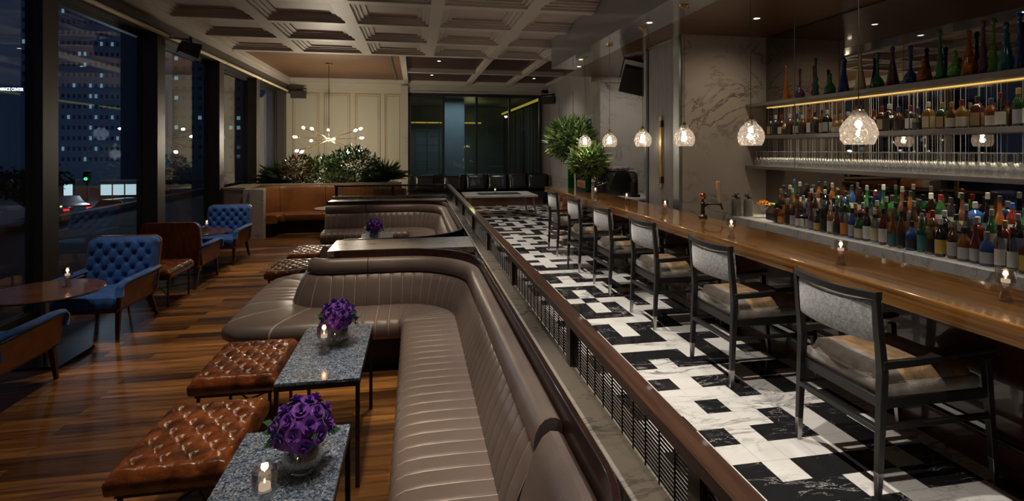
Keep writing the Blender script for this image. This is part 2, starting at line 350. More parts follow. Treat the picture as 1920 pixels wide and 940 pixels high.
def crystal():
    m = bpy.data.materials.new('cut crystal'); m.use_nodes = True; t = m.node_tree; t.nodes.clear()
    tr = N(t, 'ShaderNodeBsdfTransparent'); gl = N(t, 'ShaderNodeBsdfGlass'); gl.inputs['Roughness'].default_value = .02; gl.inputs['IOR'].default_value = 1.45
    v = N(t, 'ShaderNodeTexVoronoi'); v.inputs['Scale'].default_value = 34; tc = N(t, 'ShaderNodeTexCoord'); t.links.new(tc.outputs['Object'], v.inputs['Vector'])
    bp = N(t, 'ShaderNodeBump'); bp.inputs['Strength'].default_value = .8; bp.inputs['Distance'].default_value = .012; t.links.new(v.outputs['Distance'], bp.inputs['Height']); t.links.new(bp.outputs[0], gl.inputs['Normal'])
    mx = N(t, 'ShaderNodeMixShader'); mx.inputs[0].default_value = .86; o = N(t, 'ShaderNodeOutputMaterial')
    t.links.new(tr.outputs[0], mx.inputs[1]); t.links.new(gl.outputs[0], mx.inputs[2])
    tl = N(t, 'ShaderNodeBsdfTranslucent'); tl.inputs[0].default_value = (.95, .90, .86, 1); t.links.new(bp.outputs[0], tl.inputs['Normal'])
    m2 = N(t, 'ShaderNodeMixShader'); m2.inputs[0].default_value = .022; t.links.new(mx.outputs[0], m2.inputs[1]); t.links.new(tl.outputs[0], m2.inputs[2]); t.links.new(m2.outputs[0], o.inputs[0]); return m
cut_glass = crystal()
tumbler_glass = glass('thick glass', (.80, .79, .78), 2.3, .01)
green_glass = glass('green glass', (.16, .75, .22), 1.5)
mirror_mat = pbr('smoked mirror', (.34, .31, .28), .015, 1)
ceramic = pbr('white ceramic', (.75, .74, .72), .25)
wax = pbr('white wax', (.85, .82, .76), .5)
flame = emit('candle flame', (1, .66, .32), 22)
glow_wax = emit('glowing wax', (1, .75, .52), .75)
bulb = emit('bulb glow', (1, .86, .66), 38)
bulb_p = emit('pendant bulb glow', (1, .83, .64), 60)
down_glow = emit('downlight glow', (1, .92, .8), 9)
gold_reflection = emit('mirrored gold glow', (1, .62, .18), .8)  # glow standing in for the gold band mirrored under the top shelf
led_yellow = emit('yellow cove light', (1, .66, .08), .7)
plank_mat = plank_floor()

# ------------------------------------------------------------------ structure: floors
def struct(name, mb, mats, **k):
    o = mb.build(name, mats, **k); o['kind'] = 'structure'; return o
m = MB(); m.box(-4.35, .57, -1.5, 17.6, -.1, 0); struct('floor', m, plank_mat)
ROWS = {-3: '###..##.', -2: '#.###.#.', -1: '.....#..', 0: '#.##.#..', 1: '...#.##.', 2: '.#....#.', 3: '...#.#..', 4: '#.##.#..', 5: '.....##.',
        6: '#.###..#', 7: '###.#.##', 8: '....#...', 9: '###.##.#', 10: '#.#....#', 11: '#.###.##', 12: '....#...', 13: '###.###.', 14: '#.#...#.',
        15: '#.#.#.#.', 16: '.#..#...', 17: '#.###.##', 18: '#.#....#', 19: '###.##.#', 20: '....#...', 21: '#.###.##', 22: '#.#....#', 23: '###.#.##',
        24: '......#.', 25: '####.##.', 26: '#.##.#..', 27: '.....#..', 28: '#.##..#.', 29: '......#.', 30: '.#...##.', 31: '...#.#..', 32: '#.##...#'}
KEYS = sorted(ROWS)
def tile_black(i, j):
    jj = j
    if j not in ROWS: jj = -3+((j+3) % 36); jj = min(jj, 32)
    row = ROWS[jj]
    if -1 <= i <= 6: return row[i+1] == '#'
    k = (i+1) % 8; s = 5*((i+1)//8)
    return ROWS[-3+((jj+3+s) % 36)] [k] == '#' if (-3+((jj+3+s) % 36)) in ROWS else (k+j) % 3 == 0
m = MB(); PX, PY = .187, .1905
x0b, x1b = .57, 5.4
for j in range(-24, 78):
    ya, yb = 2.973+PY*j, 2.973+PY*(j+1)
    for i in range(-8, 18):
        xa, xb = max(2.009+PX*i, x0b), 2.009+PX*(i+1)
        if xb <= xa: continue
        m.mi = 1 if tile_black(i, j) else 0
        g = .0008
        m.add([(xa+g, ya+g, 0), (xb-g, ya+g, 0), (xb-g, yb-g, 0), (xa+g, yb-g, 0)], [(0, 1, 2, 3)])
m.mi = 2; m.box(x0b, x1b, -1.6, 17.9, -.1, -.002)
struct('floor', m, [white_marble, black_marble, grey_marble])

# ------------------------------------------------------------------ structure: ceiling
BX = [-3.9, -2.46, -1.04, .33, 1.76, 3.06]
BY = [12.1-1.42*k for k in range(0, 10)]
m = MB(); ZB = 3.95
for x in BX: m.box(x-.1, x+.1, BY[-1]-.5, 12.2, ZB, ZB+.16)
for y in BY: m.box(-4.0, 3.16, y-.09, y+.09, ZB+.002, ZB+.155)
for a in range(len(BX)-1):
    for bI in range(len(BY)-1):
        xa, xb, ya, yb = BX[a]+.1, BX[a+1]-.1, BY[bI+1]+.09, BY[bI]-.09
        for k, (wd, z) in enumerate([(.05, ZB+.04), (.11, ZB+.07), (.19, ZB+.095)]):
            m.mi = 0 if k < 2 else 1
            m.box(xa, xb, ya, ya+wd, z, z+.03); m.box(xa, xb, yb-wd, yb, z, z+.03)
            m.box(xa, xa+wd, ya, yb, z+.001, z+.031); m.box(xb-wd, xb, ya, yb, z+.001, z+.031)
        m.mi = 1; m.box(xa, xb, ya, yb, ZB+.125, ZB+.15); m.mi = 0
m.box(-4.4, -3.85, -1.5, 17.5, ZB-.1, ZB+.25)
struct('ceiling', m, [white_paint, coffer_paint])
# far part: large veneer panel on the left and dark coffers on the right
m = MB(); m.box(-3.9, -.3, 12.2, 17.5, ZB+.12, ZB+.2); m.mi = 1
m.box(-.2, 4.6, 12.2, 17.5, ZB+.12, ZB+.2)
struct('ceiling', m, [ceil_wood, ceil_dark])
m = MB()
for x in (-.28, 1.75, 3.08, 4.45): m.box(x-.07, x+.07, 12.1, 17.5, ZB, ZB+.18)
m.box(-.28, 4.5, 14.7, 14.84, ZB+.002, ZB+.17)
m.box(-3.95, -.3, 17.32, 17.5, ZB, ZB+.18); m.box(-3.98, -3.82, 12.1, 17.5, ZB, ZB+.18)
m.box(-.3, 4.6, 17.36, 17.5, ZB, ZB+.18); m.box(3.16, 4.6, 12.0, 12.2, ZB, ZB+.2)
struct('ceiling', m, white_paint)
m = MB(); m.box(-.62, -.56, 12.3, 17.2, ZB+.09, ZB+.125)
struct('trim_1', m, trim_wood)
m = MB(); m.box(2.74, 3.27, -1.5, 10.4, 3.48, 4.15); struct('ceiling', m, soffit_grey)
m = MB(); m.box(3.27, 5.4, -1.5, 11.4, 3.48, 3.6); struct('ceiling', m, brown_ceiling)
m = MB(); m.box(3.16, 5.4, 10.4, 12.0, 3.95, 4.1); struct('ceiling', m, ceil_dark)

# ------------------------------------------------------------------ structure: back wall
YB = 17.5
m = MB(); m.box(-4.4, -.25, YB, YB+.15, 0, ZB+.2)
m.box(-4.4, -.25, YB-.05, YB, 3.72, ZB+.1)
struct('wall_back', m, wall_paint)
m = MB()
def frame(m, x0, x1, z0, z1, y, w_, d):
    m.box(x0, x0+w_, y-d, y, z0, z1); m.box(x1-w_, x1, y-d, y, z0, z1); m.box(x0+w_, x1-w_, y-d, y, z0, z0+w_); m.box(x0+w_, x1-w_, y-d, y, z1-w_, z1)
for (a, b_) in [(-3.75, -2.95), (-2.8, -1.95), (-1.8, -.95), (-.8, -.5)] if False else [(-3.78, -2.98), (-2.84, -2.04), (-1.90, -1.10), (-.98, -.42)]:
    frame(m, a, b_, 1.1, 3.62, YB, .035, .03); frame(m, a+.07, b_-.07, 1.17, 3.55, YB, .012, .02)
struct('trim_2', m, wall_line, bevel=.004)
m = MB(); m.box(-.45, -.22, YB-.12, YB+.1, 0, 3.9); struct('trim_3', m, wall_marble)
m = MB(); m.box(-.22, 4.7, YB, YB+.15, 3.66, ZB+.2); m.box(-.22, 4.7, YB, YB+.15, 0, .95); m.box(4.27, 5.5, YB, YB+.15, 0, ZB+.2)
m.box(-.22, 4.6, YB-.04, YB, 3.70, 3.74); m.box(-.22, 4.6, YB-.06, YB, 3.86, 3.95)
struct('wall_back', m, grey_wall)
m = MB()
m.box(-.22, -.12, YB-.05, YB+.1, .95, 3.66); m.box(4.17, 4.27, YB-.05, YB+.1, .95, 3.66)
m.box(-.22, 4.27, YB-.05, YB+.1, 3.58, 3.66); m.box(-.22, 4.27, YB-.05, YB+.1, .9, 1.0)
for x in (.93, 2.03, 3.15): m.box(x-.035, x+.035, YB-.04, YB+.08, 1.0, 3.58)
wf = struct('window_1', m, black_metal)
m = MB(); m.box(-.12, 4.17, YB+.02, YB+.03, 1.0, 3.58); g_ = m.build('window_glass', dark_pane, wf)
# room seen through that window
m = MB(); m.box(-3, 6.5, YB+.15, 26, -.05, 0); struct('floor', m, pbr('dark stone', (.05, .05, .05), .2))
m = MB(); m.box(-3, 6.5, YB+.15, 26, 3.9, 4.0); struct('ceiling', m, pbr('dim ceiling', (.16, .16, .12), .6))
m = MB(); m.box(-3, 6.5, 26, 26.1, 0, 4); struct('wall_far', m, pbr('blue grey wall', (.16, .20, .22), .5))
m = MB()
for k in range(46):
    x = 4.5+.08*sin(k*1.9); y = YB+.4+k*.18
    m.tube([(x, y, 0.02), (x, y, 3.5)], .085, 8)
o = m.build('drape', pbr('dark drape', (.06, .062, .055), .8), smooth=True); tag(o, 'floor-length dark grey drape hanging behind the rear window wall', 'curtain')
m = MB(); m.box(4.25, 4.33, YB+.4, 25.9, 3.55, 3.62); m.box(-.5, 3.0, 24.0, 24.08, 3.0, 3.06)
o = m.build('cove_light', led_yellow); tag(o, 'yellow cove light strip running above the drape in the room beyond', 'light')
m = MB(); m.box(1.1, 2.0, 21.6, 22.2, 0, 3.9); struct('wall_column', m, pbr('pale blue column', (.35, .42, .46), .4))
lamp('next_room_fill', 'AREA', (1.6, 20.6, 3.85), 34, COOL, (2.5, 1.0), rot=(0, 0, 0), spot=170)  # area lights added to brighten the room beyond, no fitting there
lamp('next_room_fill', 'AREA', (.8, 24.6, 3.0), 16, (.8, .95, 1), (3, 1.0), rot=(0, 0, 0), spot=170)
lamp('lamp_next_room', 'POINT', (2.4, 23, 3.2), 26, (1, .8, .4), .2)
m = MB()
for k in range(7): m.box(.0+k*.001, 1.0, 23+.001*k, 23.4, .6+k*.35, .62+k*.35)
for x in (-.02, .5, 1.02): m.box(x, x+.03, 23, 23.4, 0, 3)
o = m.build('display_shelf', pbr('shelf steel', (.3, .33, .35), .3, .8)); tag(o, 'open metal display shelf standing in the room behind the rear window', 'shelf')

# ------------------------------------------------------------------ structure: right side
m = MB(); m.box(4.5, 4.65, 11.6, YB, 0, ZB+.2)
struct('wall_right', m, grey_wall)
m = MB()
for (a, b_) in [(16.1, 17.3), (14.6, 15.9), (11.75, 12.6)]:
    for z0, z1 in ((.95, 3.5), (.2, .85)):
        for (p, q, r_, s_) in ((a, a+.03, z0, z1), (b_-.03, b_, z0, z1), (a+.03, b_-.03, z0, z0+.03), (a+.03, b_-.03, z1-.03, z1)):
            m.box(4.48, 4.5, p, q, r_, s_)
struct('trim_4', m, grey_wall)
m = MB(); m.box(4.44, 4.5, 12.75, 14.25, 0, 2.72); m2 = MB(); m2.box(4.43, 4.438, 12.85, 14.15, 0, 2.62)
dr = struct('door_1', m, pbr('pale door frame', (.5, .48, .45), .4)); m2.build('door_panel', pbr('blue black glass door', (.015, .018, .024), .1), dr)
m = MB(); m.box(4.15, 5.5, 11.4, 11.6, 0, 3.95); m.box(4.15, 4.5, 11.6, 11.9, 0, 3.95)
struct('wall_marble', m, wall_marble)
m = MB(); m.box(3.9, 5.5, 11.3, 11.4, 3.36, 3.5); struct('trim_5', m, white_paint)
m = MB(); m.box(3.74, 5.3, 6.9, 7.12, 0, 3.48); struct('wall_end', m, wall_marble)
m = MB(); m.box(3.70, 3.738, 6.93, 7.10, 0, 3.48); m.box(3.70, 3.738, 8.02, 8.10, 0, 3.48)
struct('trim_6', m, pbr('pale steel trim', (.45, .49, .52), .25, .9))
m = MB(); m.box(5.3, 5.4, -1.5, 11.4, 0, 4.0); struct('wall_bar', m, grey_wall)
m = MB(); m.box(-4.4, 5.4, -1.6, -1.5, 0, 4.2); struct('wall_front', m, grey_wall)
# fluted service door with long brass pull
dd = thing('service_door', 'tall fluted metal service door with long brass pull, left of the marble pier', 'door', (3.76, 7.12, 0))
m = MB()
n_ = 14
for k in range(n_):
    y = .01+k*.88/n_; m.tube([(0, y+.031, .0), (0, y+.031, 3.45)], .024, 8, False)
lf_ = m.build('door_leaf', pbr('fluted steel', (.62, .63, .64), .3, .5), dd, smooth=True)
m = MB(); m.box(.004, .03, 0.01, .89, 0, 3.45); m.build('backing_panel', steel_dark, lf_)
m = MB(); m.box(-.02, .02, -.002, .02, 0, 3.46); m.box(-.02, .02, .88, .9, 0, 3.46); m.build('frame', black_metal, dd)
m = MB(); m.box(-.06, -.035, .36, .43, 1.25, 2.35); hb = m.build('pull_handle', brass, dd, bevel=.005); hb['label'] = 'long polished brass pull'
m = MB(); m.box(-.07, -.012, .35, .39, 1.32, 1.42); m.box(-.07, -.012, .35, .39, 2.18, 2.28); m.build('handle_bracket', black_metal, hb)

# ------------------------------------------------------------------ structure: window wall on the left
XW = -3.9
piers = [4.1, 6.67, 9.21, 11.82, 14.37, 17.2]
m = MB()
for y in piers: m.box(XW-.42, XW, y-.28, y, 0, 3.66)
struct('column', m, pier_brown) if False else None
for k, y in enumerate(piers):
    dp = .13 if k == 1 else .30
    m = MB(); m.box(XW-dp*.72, XW, y-.26, y, 0, 3.70); m.mi = 1; m.box(XW-dp, XW-dp*.72, y-.24, y-.03, 0, 3.70)
    struct('column_left', m, [pier_brown, dark_frame], bevel=.006)
XG = XW-.26
for k in range(len(piers)):
    y1 = piers[k]-.2; y0 = piers[k-1]-.06 if k else .2
    xg = XG if k > 1 else XW-.10
    m = MB(); m.box(xg-.04, xg+.04, y0, y1, 0, .12); m.box(xg-.04, xg+.04, y0, y1, 3.55, 3.62)
    for yy in (y0, y1-.05): m.box(xg-.03, xg+.03, yy, yy+.05, .12, 3.55)
    f = struct('window_%d' % (k+2), m, dark_frame)
    m = MB(); m.box(xg-.005, xg+.005, y0+.05, y1-.05, .12, 3.55); m.build('window_pane', window_glass, f)
m = MB(); m.box(XW-.36, XW, -.3, 17.5, 3.70, ZB); struct('wall_left', m, pbr('header bronze', (.07, .06, .05), .5))
m = MB(); m.box(XW-.36, XW-.06, -.3, 17.5, 3.62, 3.70); struct('trim_7', m, dark_frame)
for k in range(len(piers)):
    y1 = piers[k]-.02; y0 = (piers[k-1]+.02) if k else .5
    m = MB(); m.tube([(XW+.035, y0, 3.64), (XW+.035, y1, 3.64)], .032, 12)
    o = m.build('roller_blind', pbr('cream blind', (.80, .70, .45), .6), smooth=True)
    tag(o, ['cream roller blind tube over the window bay by the near wooden chair', 'cream roller blind tube over the first city window bay', 'cream roller blind tube beside the corner wall speaker bay', 'cream roller blind tube over the bay behind the empty wooden chair back', 'cream roller blind tube over the bay beside the planter', 'cream roller blind tube over the last bay at the rear wall'][k], 'blind', 'roller blinds over the window wall')

# ------------------------------------------------------------------ partition, ledge, rail
m = MB(); m.box(.57, .755, -.5, 10.98, 0, .84); struct('wall_partition', m, grey_marble)
m = MB(); m.box(.576, .765, -.5, 11.0, .84, .90)
m.box(-1.62, .576, 10.84, 11.0, .84, .90)
struct('trim_8', m, grey_marble, bevel=.004)
m = MB(); m.box(-1.6, .57, 10.86, 10.98, 0, .84); struct('wall_partition', m, grey_marble)
rail = thing('railing', 'dark walnut topped railing with wire mesh panels along the marble ledge', 'railing', (.683, 0, .90))
m = MB(); m.box(-.034, .034, -.5, 11.0-.03, .185, .22); m.box(-2.26, .034, 10.90, 10.968, .185, .22)
m.build('top_rail', rail_wood, rail, bevel=.003)
posts = [-.1, 1.17, 2.23, 3.62, 4.90, 6.20, 7.50, 8.80, 10.0]
for y in posts:
    m = MB(); m.box(-.02, .02, y-.03, y+.03, 0, .185); m.build('post', trim_wood, rail, bevel=.002)
for x in (0, -1.12, -2.22):
    m = MB(); m.box(x-.025, x+.025, 10.91, 10.96, 0, .185); m.build('post', trim_wood, rail, bevel=.002)
def mesh_panel(L, along='y'):
    m = MB(); a0, a1 = 0, L
    for k in range(14):
        z = .010+k*.0125
        if along == 'y': m.box(-.002, .002, a0, a1, z, z+.0048)
        else: m.box(a0, a1, -.002, .002, z, z+.0048)
    n = max(2, int(L/.085))
    for k in range(n+1):
        p = a0+(a1-a0)*k/n
        if along == 'y': m.box(-.006, -.002, p-.002, p+.002, .002, .182)
        else: m.box(p-.002, p+.002, -.006, -.002, .002, .182)
    return m
allp = posts+[10.92]
for a, b_ in zip(allp[:-1], allp[1:]):
    mesh_panel(b_-a-.07).build('mesh_panel', bronze, rail, loc=(0, a+.035, 0))
for a, b_ in ((-2.19, -1.15), (-1.09, -.03)):
    mesh_panel(b_-a, 'x').build('mesh_panel', bronze, rail, loc=(a, 10.935, 0))
# partition between the booths
m = MB(); m.box(-.76, .57, 5.10, 5.68, 0, .84); struct('wall_partition', m, dark_leather)
m = MB(); m.box(-.80, .57, 5.09, 5.69, .84, .900); struct('trim_9', m, grey_marble, bevel=.003)
m = MB(); m.box(-1.50, .57, 9.81, 10.2, 0, .84); struct('wall_partition', m, grey_marble)
m = MB(); m.box(-1.53, .57, 9.81, 10.2, .84, .90); struct('trim_10', m, grey_marble, bevel=.003)

# ------------------------------------------------------------------ booths
def fillet_path(pts, rad, step=.02):
    P = [Vector((p[0], p[1])) for p in pts]; out = [P[0]]
    for i in range(1, len(P)-1):
        a = (P[i-1]-P[i]).normalized(); b_ = (P[i+1]-P[i]).normalized(); r = rad[i-1]
        ang = a.angle(b_); d = r/math.tan(ang/2); t0 = P[i]+a*d; t1 = P[i]+b_*d
        cc = P[i]+(a+b_).normalized()*(r/sin(ang/2))
        a0 = math.atan2((t0-cc).y, (t0-cc).x); a1 = math.atan2((t1-cc).y, (t1-cc).x)
        da = (a1-a0+pi) % (2*pi)-pi
        n = max(4, int(abs(da)*max(r, .3)/step))
        for k in range(n+1): t = a0+da*k/n; out.append(cc+Vector((cos(t), sin(t)))*r)
    out.append(P[-1]); return out
def resample(path, svals):
    L = [0]
    for a, b_ in zip(path[:-1], path[1:]): L.append(L[-1]+(b_-a).length)
    res = []; j = 0
    for s in svals:
        s = min(max(s, 0), L[-1]-1e-6)
        while j < len(L)-2 and L[j+1] < s: j += 1
        while j > 0 and L[j] > s: j -= 1
        t = (s-L[j])/max(1e-9, L[j+1]-L[j]); p = path[j].lerp(path[j+1], t)
        # smoothed tangent
        def at(q):
            q = min(max(q, 0), L[-1]); k = 0
            for k in range(len(L)-1):
                if L[k+1] >= q: break
            u = (q-L[k])/max(1e-9, L[k+1]-L[k]); return path[k].lerp(path[k+1], u)
        d = (at(s+.03)-at(s-.03)).normalized()
        res.append((p, d))
    return res, L[-1]
def plen(path): return sum((b_-a).length for a, b_ in zip(path[:-1], path[1:]))
def sweep(path, side, prof, s0, s1, groove=None, pitch=.105, depth=.006, uvflag=1):
    """prof: list of (d, z); side +1 = seat lies right of travel. groove: set of profile indexes pinched at the seams"""
    m = MB()
    if groove:
        n = max(1, round((s1-s0)/pitch)); p = (s1-s0)/n; sv = []; gv = []; uu = []
        for k in range(n):
            for fr, g in ((0, 1), (.06, .35), (.2, -.05), (.5, -.3), (.8, -.05), (.94, .35)):
                sv.append(s0+(k+fr)*p); gv.append(g); uu.append(k+fr)
        sv.append(s1); gv.append(1); uu.append(n)
    else:
        n = max(2, int((s1-s0)/.05)); sv = [s0+(s1-s0)*k/n for k in range(n+1)]; gv = [0]*(n+1); uu = [k+.5 for k in range(n+1)]; uu = [.5]*(n+1)
    fr, _ = resample(path, sv); K = len(prof); V = []; 
    for i, (p, d) in enumerate(fr):
        nrm = Vector((d.y, -d.x))*side
        for k, (dd_, z) in enumerate(prof):
            q = dd_; zz = z
            if p.x < -.7 and dd_ > .14:
                mxn = max(abs(nrm.x), abs(nrm.y)); q += (.2+dd_)*(min(1/mxn, 1.24)-1)*min(1, ((dd_-.13)/.47))**1.5
            if groove and k in groove:
                gd, gz = groove[k]; q -= gd*gv[i]*depth; zz -= gz*gv[i]*depth
            V.append((p.x+nrm.x*q, p.y+nrm.y*q, zz))
    F = []; U = []
    for i in range(len(fr)-1):
        for k in range(K-1):
            q = (i*K+k, i*K+k+1, (i+1)*K+k+1, (i+1)*K+k)
            g = 1 if groove and (k in groove or k+1 in groove) else 0
            uvq = [(uu[i], g), (uu[i], g), (uu[i+1], g), (uu[i+1], g)]
            if side < 0: F.append(q); U.append(uvq)
            else: F.append(q[::-1]); U.append(uvq[::-1])
    F.append(tuple(range(K)) if side > 0 else tuple(range(K-1, -1, -1))); U.append([(.5, 0)]*K)
    b_ = (len(fr)-1)*K
    F.append(tuple(b_+k for k in (range(K-1, -1, -1) if side > 0 else range(K)))); U.append([(.5, 0)]*K)
    m.add(V, F, U); return m
BACK = [(-.05, .30), (.16, .30), (.165, .44), (.13, .55), (.09, .64), (.055, .705), (.04, .712), (-.05, .712)]
BG = {2: (1, 0), 3: (1, 0), 4: (1, 0), 5: (1, 0)}
ROLL = [(-.055, .715), (.035, .715), (.052, .722), (.058, .742), (.052, .785), (.036, .818), (.016, .838), (-.008, .846), (-.030, .843), (-.048, .832), (-.055, .815)]
SEAT = [(.13, .29), (.13, .435), (.16, .45), (.30, .452), (.45, .450), (.53, .442), (.57, .425), (.595, .39), (.60, .35), (.595, .31), (.58, .29)]
SG = {2: (0, 1), 3: (0, 1), 4: (0, 1), 5: (0, 1), 6: (.5, .7), 7: (1, .2), 8: (1, 0)}
TRIM = [(-.085, .60), (-.058, .60), (-.058, .902), (-.062, .907), (-.081, .907), (-.085, .902)]
ENDP = [(-.055, .30), (.15, .30), (.15, .46), (.10, .62), (.06, .74), (.03, .79), (.0, .81), (-.03, .805), (-.05, .79), (-.055, .77)]
PLINTH = [(.10, .0), (.44, .0), (.44, .29), (.10, .29)]
def banquette(pts, rad, side, label, splits, endseg=False, trim_s=None):
    t = thing('banquette', label, 'booth seat', (0, 0, 0))
    path = fillet_path(pts, rad); L = plen(path)
    cuts = [0]+[s for s in splits]+[L]
    for a, b_ in zip(cuts[:-1], cuts[1:]):
        if endseg and b_ == L: sweep(path, side, ENDP, a+.02, b_-.003).build('end_panel', leather_plain, t, smooth=True)
        else:
            sweep(path, side, BACK, a+.003, b_-.003, BG).build('backrest', leather, t, smooth=True)
            sweep(path, side, ROLL, max(a+.003, .30 if a == 0 else 0), b_-.003).build('headroll', leather_plain, t, smooth=True)
        sweep(path, side, SEAT, a+.002, b_-.002, SG).build('seat', leather, t, smooth=True)
    sweep(path, side, PLINTH, .0, L).build('plinth', black_plastic, t)
    ts = trim_s or (0, L)
    sweep(path, side, TRIM, *ts).build('trim_board', trim_wood, t, smooth=True)
    return t
b1 = banquette([(-.95, 5.39), (-.95, 5.0), (.49, 5.0), (.49, 1.10), (-.6, .9)], [.20, .62, .50], 1,
               'taupe channel-stitched leather banquette curving around the two nearest marble tables', [.83, 4.58], True, trim_s=(.52, 99))
b2 = banquette([(-.95, 5.39), (-.95, 5.78), (.49, 5.78), (.49, 9.72), (-1.55, 9.72)], [.20, .62, .62], -1,
               'taupe channel-stitched leather banquette around the far booth table, below the rear mesh rail', [.83, 6.5], trim_s=(.52, 99))

# ------------------------------------------------------------------ tufted surfaces
def tuft(u, v, px, py, A, pw=.5):
    a = abs(sin(pi/2*(u/px+v/py))); b_ = abs(sin(pi/2*(u/px-v/py)))
    i, j = round(u/px), round(v/py); best = 9
    for di in (-1, 0, 1):
        for dj in (-1, 0, 1):
            if (i+di+j+dj) % 2 == 0:
                dx, dy = u-(i+di)*px, v-(j+dj)*py; r = hypot(dx, dy)
                if r < best: best = r; th = math.atan2(dy, dx)
    w_ = .33*min(px, py)
    dim = 1-exp(-(best/w_)**2); ruck = .10*exp(-((best-w_)/(w_*.8))**2)*cos(9*th)
    return A*(.62*dim+.38*(a*b_)**.32+ruck)
def tufted_block(sx, sy, z0, z1, px, py, A=.022, n=10, edge=.03):
    """cushion block with diamond tufted top"""
    nx = int(sx/px*n); ny = int(sy/py*n); m = MB(); V = []; F = []
    for j in range(ny+1):
        for i in range(nx+1):
            x = -sx/2+sx*i/nx; y = -sy/2+sy*j/ny
            e = min(sx/2-abs(x), sy/2-abs(y)); q = min(1, max(0, e/edge)); rnd = -edge*.8*(1-sqrt(max(0, 1-(1-q)**2)))
            fade = min(1, max(0, (e-.01)/.05))
            V.append((x, y, z1-A+tuft(x, y, px, py, A)*(.25+.75*fade)+A*.6*(1-fade)+rnd))
    for j in range(ny):
        for i in range(nx):
            a = j*(nx+1)+i; F.append((a, a+1, a+nx+2, a+nx+1))
    m.add(V, F)
    ring = [j*(nx+1)+i for i, j in [(i, 0) for i in range(nx)]+[(nx, j) for j in range(ny)]+[(i, ny) for i in range(nx, 0, -1)]+[(0, j) for j in range(ny, 0, -1)]]
    R1 = [V[k] for k in ring]; K = len(ring)
    zs = [(0, None), (.010, z1-.045), (.013, (z0+z1)/2), (.008, z0+.01), (-.004, z0)]
    V2 = []
    for off, z in zs:
        for (x, y, zz) in R1:
            sxn = 1 if x > sx/2-1e-5 else -1 if x < -sx/2+1e-5 else 0; syn = 1 if y > sy/2-1e-5 else -1 if y < -sy/2+1e-5 else 0
            V2.append((x+sxn*off, y+syn*off, zz if z is None else z))
    F2 = []
    for r_ in range(len(zs)-1):
        for k in range(K): F2.append((r_*K+k, r_*K+k+K if False else (r_+1)*K+k, (r_+1)*K+(k+1) % K, r_*K+(k+1) % K))
    F2.append(tuple((len(zs)-1)*K+k for k in range(K))[::-1])
    m.add(V2, F2); return m
def buttons(sx, sy, z, px, py, r=.008):
    m = MB()
    for i in range(-20, 21):
        for j in range(-20, 21):
            if (i+j) % 2 == 0:
                x, y = i*px, j*py
                if abs(x) < sx/2-.03 and abs(y) < sy/2-.03: m.ball((x, y, z), r, 8, 5, .5)
    return m
def make_ottoman(label, loc, sx=.50, sy=.62):
    t = thing('ottoman', label, 'ottoman', loc)
    tufted_block(sx, sy, .345, .458, sx/8, sy/8, .030, 8).build('cushion', cognac, t, smooth='all')
    bme = None
    for i in range(-4, 5):
        for j in range(-4, 5):
            if (i+j) % 2 == 0 and abs(i) < 4 and abs(j) < 4:
                if bme is None: o = MB().ball((0, 0, 0), .008, 8, 5, .5).build('button', cognac, t, smooth=True); bme = o.data
                else: o = bpy.data.objects.new('button', bme); link(o, t)
                o.location = (i*sx/8, j*sy/8, .4295)
    m = MB()
    for x in (-1, 1): m.box(x*(sx/2-.03)-.012, x*(sx/2-.03)+.012, -sy/2+.02, sy/2-.02, .325, .341)
    for y in (-1, 1): m.box(-sx/2+.03, sx/2-.03, y*(sy/2-.03)-.012, y*(sy/2-.03)+.012, .325, .341)
    fr = m.build('frame', bronze, t)
    for x in (-1, 1):
        for y in (-1, 1):
            m = MB(); m.cyl((x*(sx/2-.035), y*(sy/2-.035)), .011, 0, .33, 12); m.build('leg', bronze, t, smooth=True)
    m = MB()
    for s in (-1, 1): m.tube([(s*(sx/2-.04), -sy/2+.04, .14), (0, 0, .16), (-s*(sx/2-.04), sy/2-.04, .14)], .006, 8)
    m.build('stretcher', bronze, t, smooth=True)
    return t
ott = make_ottoman('tufted cognac leather ottoman nearest the camera, beside the front marble table', (-1.065, 2.86, 0), .48, .64)
dup(ott, (-1.10, 3.80, 0), 0, 'tufted cognac leather ottoman beside the second marble table, before the curved seat end')
dup(ott, (-1.45, 6.76, 0), 0, 'tufted cognac leather ottoman just past the stitched seat end of the booth partition')
dup(ott, (-1.42, 7.70, 0), 0, 'small-looking tufted cognac ottoman at the far booth, farthest of the row')
dup(ott, (-3.03, 7.02, 0), 0, 'tufted cognac leather ottoman wedged between the blue chair and the wooden chair back')

# ------------------------------------------------------------------ marble cocktail tables
def make_table(label, loc, sx=.44, sy=.90, h=.60):
    t = thing('cocktail_table', label, 'table', loc)
    m = MB(); m.box(-sx/2, sx/2, -sy/2, sy/2, h-.018, h); tp = m.build('tabletop', blue_granite, t, bevel=.002)
    m = MB()
    for s in (-1, 1):
        m.box(s*(sx/2-.008)-.008, s*(sx/2-.008)+.008, -sy/2, sy/2, h-.044, h-.0185)
        m.box(-sx/2+.017, sx/2-.017, s*(sy/2-.008)-.008, s*(sy/2-.008)+.008, h-.044, h-.0185)
    m.build('apron', bronze, t)
    for x in (-1, 1):
        for y in (-1, 1):
            cx, cy_ = x*(sx/2-.011), y*(sy/2-.011); m = MB(); m.box(cx-.011, cx+.011, cy_-.011, cy_+.011, 0, h-.0445); m.build('leg', bronze, t, bevel=.001)
    return t
tb = make_table('blue granite cocktail table nearest the camera, with purple roses', (-.507, 2.03, 0))
dup(tb, (-.517, 3.42, 0), 0, 'blue granite cocktail table before the curved booth corner, beside the second ottoman')
dup(tb, (-.53, 7.55, 0), 0, 'grey blue cocktail table of the far booth, partly hidden by the partition')

